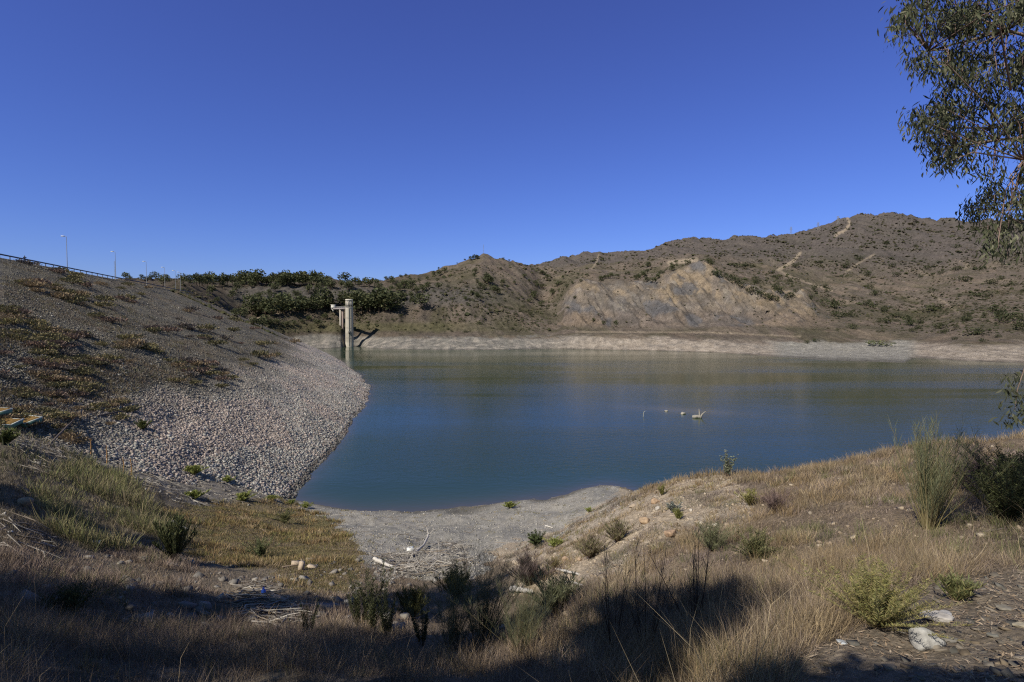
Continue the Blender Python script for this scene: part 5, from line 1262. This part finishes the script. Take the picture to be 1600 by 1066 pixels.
def drift(name, pts, r0, r1, col, label, cat='driftwood', side=(), group=None, n=7):
    mb = MB(); pts = np.array(pts, float); t = np.linspace(0, 1, len(pts))
    tt = np.linspace(0, 1, 4*len(pts)); q = np.stack([np.interp(tt, t, pts[:, j]) for j in range(3)], 1)
    q = np.stack([blur(q[:, j][None], 2, 1)[0] for j in range(3)], 1) + rng.normal(0, r0*.12, q.shape)
    rr = np.interp(tt, (0, 1), (r0, r1))*rng.uniform(.85, 1.15, len(tt))
    mb.tube(q, rr, n, col)
    if side:
        root = empty(name, pts[0]); o = mb.build('trunk', m_wood, root); o.location = -Vector(pts[0])
        for s_ in side:
            b2 = MB(); b2.tube(np.array(s_[0], float), [s_[1], s_[1]*.8, s_[1]*.35][:len(s_[0])] if len(s_[0]) == 3 else [s_[1], s_[1]*.5], 6, col); o = b2.build('branch', m_wood, root); o.location = -Vector(pts[0])
        return tag(root, label, cat, group)
    return tag(mb.build(name, m_wood), label, cat, group)
def G(px, row, dz=.05): p = hit(px, row); return np.array([p.x, p.y, p.z+dz])
WH = (.50, .47, .43)
a1, a2, a3 = G(642, 872, .1), G(662, 858, .25), G(670, 848, .5); a4 = a3+np.array([-.15, .1, .5])
drift('driftwood_branch', [a1, a2, a3, a4], .09, .04, (.42, .39, .36), 'thick curved grey branch arching up beside the white canister', side=(([a3, a3+np.array([.3, .1, .3]), a3+np.array([.35, .1, .6])], .03),))
for i, (p, q, r, lb) in enumerate((((584, 876), (618, 892), .10, 'heavy pale log at the left end of the driftwood heap'), ((606, 878), (650, 876), .05, 'straight pale branch lying along the top of the driftwood heap'), ((664, 888), (682, 872), .05, 'pale branch standing up out of the driftwood heap'), ((690, 868), (708, 850), .04, 'crooked pale branch on the right of the driftwood heap'), ((672, 884), (700, 884), .05, 'short pale branch low in the driftwood heap'),
     ((414, 930), (468, 956), .10, 'long thick brown-grey log on the pile of grey sticks'), ((268, 818), (292, 830), .11, 'short pale log beside the tall leafy weed'), ((74, 700), (122, 650), .09, 'dark straight pole lying up the edge of the rubble'), ((150, 652), (214, 640), .10, 'long dark pole lying across the foot of the rubble'),
     ((868, 892), (905, 900), .05, 'straight grey pole lying on the stony slope'), ((878, 914), (912, 918), .04, 'thin pale pole below the straight grey pole'), ((800, 925), (830, 930), .10, 'broad grey timber end among the boulders'), ((852, 823), (864, 826), .06, 'short white piece of wood alone on the beach'), ((1522, 836), (1600, 826), .018, 'thin white stick lying on the grass by the dark bushes'), ((440, 888), (480, 884), .04, 'reddish splintered board among the bricks'), ((390, 815), (420, 835), .03, 'thin pale stick on the brown grass flat'), ((1040, 742), (1026, 754), .03, 'dark charred stick at the tip of the mound'))):
    A_, B_ = G(*p, r), G(*q, r); M_ = (A_+B_)/2; M_[2] = max(M_[2], float(surf(M_[:1], M_[1:2])[0])+r*.7)
    dark = any(w_ in lb for w_ in ('dark', 'brown'))
    drift('driftwood_branch', [A_, M_, B_], r, r*.55, (.11, .09, .08) if 'dark' in lb else (.30, .23, .17) if 'brown' in lb or 'red' in lb else WH, lb, group='driftwood pieces')
p = hit(320, 736); drift('stake', [p-Vector((0, 0, .1)), p+Vector((.03, 0, .6)), p+Vector((.12, 0, 1.35))], .055, .035, (.36, .33, .30), 'upright grey weathered stake stuck in the mud beside the green tuft', 'stake')
for px, row, h, lb in ((142, 712, 1.5, 'upright orange cane standing in the debris, leftmost'), (167, 724, 1.5, 'upright orange cane in the middle of the row of canes'), (193, 738, 1.2, 'upright orange cane near the right end of the row'), (205, 744, 1.4, 'upright orange cane at the right end of the row, by the reeds')):
    p = hit(px, row); drift('dry_cane', [p-Vector((0, 0, .1)), p+Vector((.04, 0, h*.5)), p+Vector((-.03, 0, h))], .05, .03, (.36, .20, .08), lb, 'cane', group='orange canes')

# dead tree and pale boulders on the shoal in the lake
p = at(1088, 652, dwater(653)); q = at(1100, 648, dwater(652))
w0 = np.array([p.x, p.y, WATER])
drift('floating_log', [w0+(-.6, 0, .15), w0+(.1, -.1, .25), w0+(.9, -.1, .1)], .36, .30, (.27, .25, .22), 'pale forked dead trunk with two raised limbs standing out of the shoal water', 'dead tree',
      side=(([w0+(.6, -.1, -.2), w0+(.62, 0, .8), w0+(.55, .1, 1.7)], .22), ([w0+(.75, -.1, -.1), w0+(1.1, -.1, .7), w0+(1.75, -.2, 1.3)], .20)))
for px, row, w, lb, sd in ((1041, 643, 7, 'small pale rock showing above the shoal water, next to the thin twig', 351), (1067, 647, 10, 'larger pale rock showing above the shoal water, beside the dead trunk', 352)):
    d = dwater(row); x = float(ray(px, row)[0])*d; R = w*d/F/2
    me = rock_mesh('stone', sd, (R*.9, R*.7, R*.5), (.30, .28, .24)); o = link_mesh('stone', me, m_rock); o.location = (x, d, WATER+R*.15); tag(o, lb, 'stone')
d = dwater(651); x = float(ray(1005, 651)[0])*d; w0 = np.array([x, d, WATER])
drift('driftwood_branch', [w0-(0, 0, .3), w0+(.05, 0, .45), w0+(.1, 0, .8)], .05, .03, (.45, .45, .38), 'thin forked twig poking out of the lake left of the pale rocks', side=(([w0+(.1, 0, .8), w0+(.3, 0, 1.05), w0+(.5, 0, 1.1)], .03), ([w0+(.1, 0, .75), w0+(0, 0, .95), w0+(-.05, 0, 1.1)], .025)))

# litter
def canister():
    p = hit(641, 866); root = empty('canister', p, .4, 1.0)
    mb = MB(); mb.box((-.2, -.14, 0), (.2, .14, .38), (.62, .62, .60), taper=.94); mb.build('body', m_plastic, root)
    mb = MB(); mb.tube([(-.12, 0, .38), (-.10, 0, .46), (.06, 0, .46), (.08, 0, .38)], .022, 6, (.6, .6, .58)); mb.build('handle', m_plastic, root)
    mb = MB(); mb.lathe([(.045, .38), (.045, .43), (.0, .43)], 10, (.25, .3, .4), c=(.14, 0)); mb.build('cap', m_plastic, root)
    tag(root, 'white plastic canister lying by the curved grey branch', 'canister')
canister()
def bottle():
    p = hit(412, 936); root = empty('bottle_crate', p + Vector((0, 0, .12)), .3)
    mb = MB(); mb.lathe([(.0, 0), (.06, .0), (.065, .02), (.065, .14), (.03, .19), (.02, .22)], 12, (.03, .12, .62)); mb.build('body', m_plastic, root, True)
    mb = MB(); mb.lathe([(.024, .20), (.024, .235), (.0, .235)], 10, (.05, .10, .55)); mb.build('cap', m_plastic, root)
    root.name = 'plastic_bottle'; tag(root, 'bright blue plastic bottle at the upper end of the thick log', 'bottle')
bottle()
def crumpled(name, px, row, w, col, label, cat, seed, dz=0.0, h=.5):
    p = hit(px, row); R = w*p.y/F/2; me = rock_mesh(name, seed, (R, R*.8, R*h), col, 3, .9); o = link_mesh(name, me, m_plastic); o.location = p + Vector((0, 0, R*h*.6+dz)); tag(o, label, cat)
crumpled('plastic_bag', 267, 862, 12, (.60, .62, .62), 'scrap of white plastic caught in the tall leafy weed', 'plastic bag', 361, .25, .8)
crumpled('plastic_bag', 149, 852, 22, (.22, .25, .33), 'blue-grey plastic bag lying below the reeds', 'plastic bag', 362)
crumpled('plastic_bag', 16, 833, 9, (.6, .6, .6), 'small white plastic scrap at the far left below the boulder', 'plastic bag', 363)
crumpled('plastic_bag', 227, 765, 6, (.62, .6, .55), 'small white scrap among the sticks right of the reeds', 'plastic bag', 364)
crumpled('plastic_bag', 534, 996, 9, (.5, .5, .52), 'crumpled white scrap in the shaded grass by the spiky weeds', 'plastic bag', 365)
for px, row, rz, lb in ((462, 882, .3, 'pale broken brick lying flat among rubble below the brown grass'), (473, 890, 1.2, 'pale broken brick standing on end beside the flat one'), (487, 888, -.2, 'pale long brick right of the standing one')):
    p = hit(px, row); mb = MB(); mb.box((-.2, -.1, -.05), (.2, .1, .13) if 'end' not in lb else (-.02, .1, .38), (.42, .34, .26), taper=.93); o = mb.build('brick', m_rock); o.location = p; o.rotation_euler = (.1, .1, rz); tag(o, lb, 'brick', 'broken bricks')

# ------------------------------------------------------------------ eucalyptus trees
def leaves(mb, cen, n, rad, cols, L0=.11, W0=.011, droop=1.0):
    """n hanging lance-shaped leaves round each centre, each folded from two bent halves"""
    k = len(cen)*n; ix = np.repeat(np.arange(len(cen)), n)
    p = cen[ix] + rng.normal(0, 1, (k, 3))*rad*np.array([1, 1, .8])
    th = rng.uniform(0, 6.28, k); d = np.stack([np.cos(th)*.55, np.sin(th)*.55, -np.abs(rng.normal(.85, .4, k))*droop], 1); d /= np.linalg.norm(d, axis=1)[:, None]
    s = np.cross(d, rng.normal(0, 1, (k, 3))); s /= np.linalg.norm(s, axis=1)[:, None]
    L = (L0*rng.uniform(.6, 1.25, k))[:, None]; W = (W0*rng.uniform(.7, 1.3, k))[:, None]
    cv = np.stack([np.cos(th+1.2), np.sin(th+1.2), np.zeros(k)], 1)*L*.13
    m1 = p+d*L*.35+cv*.7; m2 = p+d*L*.7+cv; tip = p+d*L
    v = np.stack([p, m1-s*W, m1+s*W, m2-s*W*.75, m2+s*W*.75, tip], 1).reshape(-1, 3); b_ = (np.arange(k)*6)[:, None]
    c_ = np.array(cols)[rng.integers(len(cols), size=k)]*rng.uniform(.75, 1.25, (k, 1)); c6 = np.repeat(c_, 6, 0)
    mb.add(v, b_+np.array([[1, 2, 4, 3]]), c6); o = mb.n-len(v)
    for t in ([0, 2, 1], [3, 4, 5]): mb.f.append(b_+np.array([t])+o); mb.mi.append(np.zeros(k, int))
LEAF = [(.06, .07, .037), (.075, .085, .046), (.11, .115, .066), (.052, .058, .033), (.15, .15, .098)]
def eucalyptus_right():
    base_ = Vector((9.6, 5.2, float(surf(np.array([9.6]), np.array([5.2]))[0])-.1))
    root = empty('eucalyptus_tree', base_)
    OUT = [(1396, 52), (1416, 8), (1428, -80), (1640, -180), (1900, -120), (1900, 440), (1640, 430), (1596, 398), (1545, 388), (1522, 372), (1508, 340), (1503, 300), (1525, 275), (1490, 262), (1450, 268), (1428, 238), (1418, 180), (1462, 150), (1462, 122), (1414, 92)]
    cen = []
    while len(cen) < 980:
        px = rng.uniform(1395, 1900); row = rng.uniform(-180, 440)
        if not inpoly(np.array([px]), np.array([row]), OUT)[0]: continue
        d = 6.3 + rng.normal(0, .65) + (px-1500)*.0006
        hole = fbm(np.array([px/38]), np.array([row/30]), 2, 181)[0]
        if hole < .37 and px < 1620: continue
        p = np.array(at(px+9, row-4, d)); cen.append(p)
    for px, row in ((1583, 580), (1578, 598), (1590, 612), (1582, 628), (1586, 645), (1596, 655), (1575, 652), (1600, 590), (1604, 630), (1612, 610)): cen.append(np.array(at(px, row+4, 5.6+rng.normal(0, .08))))
    cen = np.array(cen); low = cen[-10:]
    mb = MB()
    leaves(mb, cen[:-10], 72, .078, LEAF, .078, .0078, 1.25)
    leaves(mb, low, 16, .055, LEAF, .085, .010)
    o = mb.build('crown', m_leaf, root); o.location = -base_
    mb = MB(); B = np.array(base_)
    trunk = np.array([B, B+(.1, .1, 2.2), B+(-.1, .3, 4.2), B+(-.4, .6, 6.4), B+(-.6, .8, 9.0)])
    mb.tube(trunk, [.26, .22, .18, .13, .06], 10, (.36, .31, .26), cap=False)
    limbs = []
    for z0, tgt in ((2.0, at(1560, 330, 6.3)), (2.6, at(1490, 230, 6.2)), (3.2, at(1470, 200, 6.8)), (3.8, at(1450, 80, 6.3)), (4.3, at(1520, 40, 6.9)), (5.0, at(1500, -60, 6.0)), (3.0, at(1600, 250, 5.6)), (4.0, at(1600, 100, 7.2))):
        st_ = np.array([np.interp(z0, trunk[:, 2]-B[2], trunk[:, j]) for j in range(3)]); e = np.array(tgt)
        pts = np.array([st_ + (e-st_)*t + np.array([0, 0, .55*math.sin(t*3.14)]) + rng.normal(0, .07, 3)*(0 < t < 1) for t in np.linspace(0, 1, 9)])
        mb.tube(pts, np.linspace(.06, .007, 9), 6, (.22, .17, .14), cap=False); limbs.append(pts)
    lp = np.array(low); e = lp[:8].mean(0)
    q0 = limbs[6][6]; pts = np.array([q0, q0+(.12, -.1, -.35), q0*.5+e*.5+(.3, .05, 0), e+(.14, 0, .5), e+(.02, 0, .1), e+(0, 0, -.12)]); mb.tube(pts, [.018, .014, .011, .008, .005, .003], 5, (.2, .15, .12), cap=False)
    allp = np.concatenate(limbs)
    for c_ in cen[:-10]:
        dd = np.linalg.norm(allp-c_, axis=1) + 2*np.maximum(allp[:, 0]*0 + c_[0]-allp[:, 0], 0); q = allp[np.argmin(dd)]
        if np.linalg.norm(q-c_) > 1.6: q = c_ + (q-c_)/np.linalg.norm(q-c_)*.9
        mb.tube([q, (q+c_)/2+rng.normal(0, .05, 3)+(0, 0, .06), c_+(0, 0, .03), c_-(0, 0, .1)], [.009, .006, .004, .0025], 4, (.20, .14, .12), cap=False)
    o = mb.build('trunk', m_bark, root); o.location = -base_
    tag(root, 'eucalyptus with drooping grey-green leaves reaching in from the right edge', 'tree')
eucalyptus_right()

# trees standing behind and to the left of the viewer: seen only by the shade they throw on the foreground
def shade_tree(x, y, ztop, r, seed, label, n=185):
    g = float(surf(np.array([x]), np.array([max(y, 1.0)]))[0]); root = empty('eucalyptus_tree', (x, y, g-.1)); rr = np.random.default_rng(seed)
    B = np.array([x, y, g]); cen = []
    cz = ztop-r*.8
    for k in range(n):
        d = rr.normal(0, 1, 3); d /= np.linalg.norm(d); cen.append(np.array([x, y, cz]) + d*r*rr.uniform(.35, 1.0)*np.array([1, 1, .85]))
    cen = np.array(cen); mb = MB(); leaves(mb, cen, 40 if r < 1.8 else 72, (.15 if r < 1.8 else .19)*r/2.2, LEAF, .22, .04)
    o = mb.build('crown', m_leaf, root); o.location = -Vector((x, y, g-.1))
    mb = MB(); tp = np.array([B-(0, 0, .3), B+(.1, 0, (cz-g)*.5), np.array([x, y, cz]), np.array([x+.1, y, cz+r*.6])]); mb.tube(tp, [.2, .16, .11, .03], 9, (.36, .31, .26))
    for c_ in cen[::5]:
        q = tp[2]+(0, 0, rr.uniform(-.5*r, .4*r)); mb.tube([q, (q+c_)/2+(0, 0, .15), c_], [.04, .025, .008], 5, (.25, .2, .16), cap=False)
    o = mb.build('trunk', m_bark, root); o.location = -Vector((x, y, g-.1))
    tag(root, label, 'tree')
for x, y, zt, r, sd, lb in SHADE: shade_tree(x, y, zt, r, sd, lb)
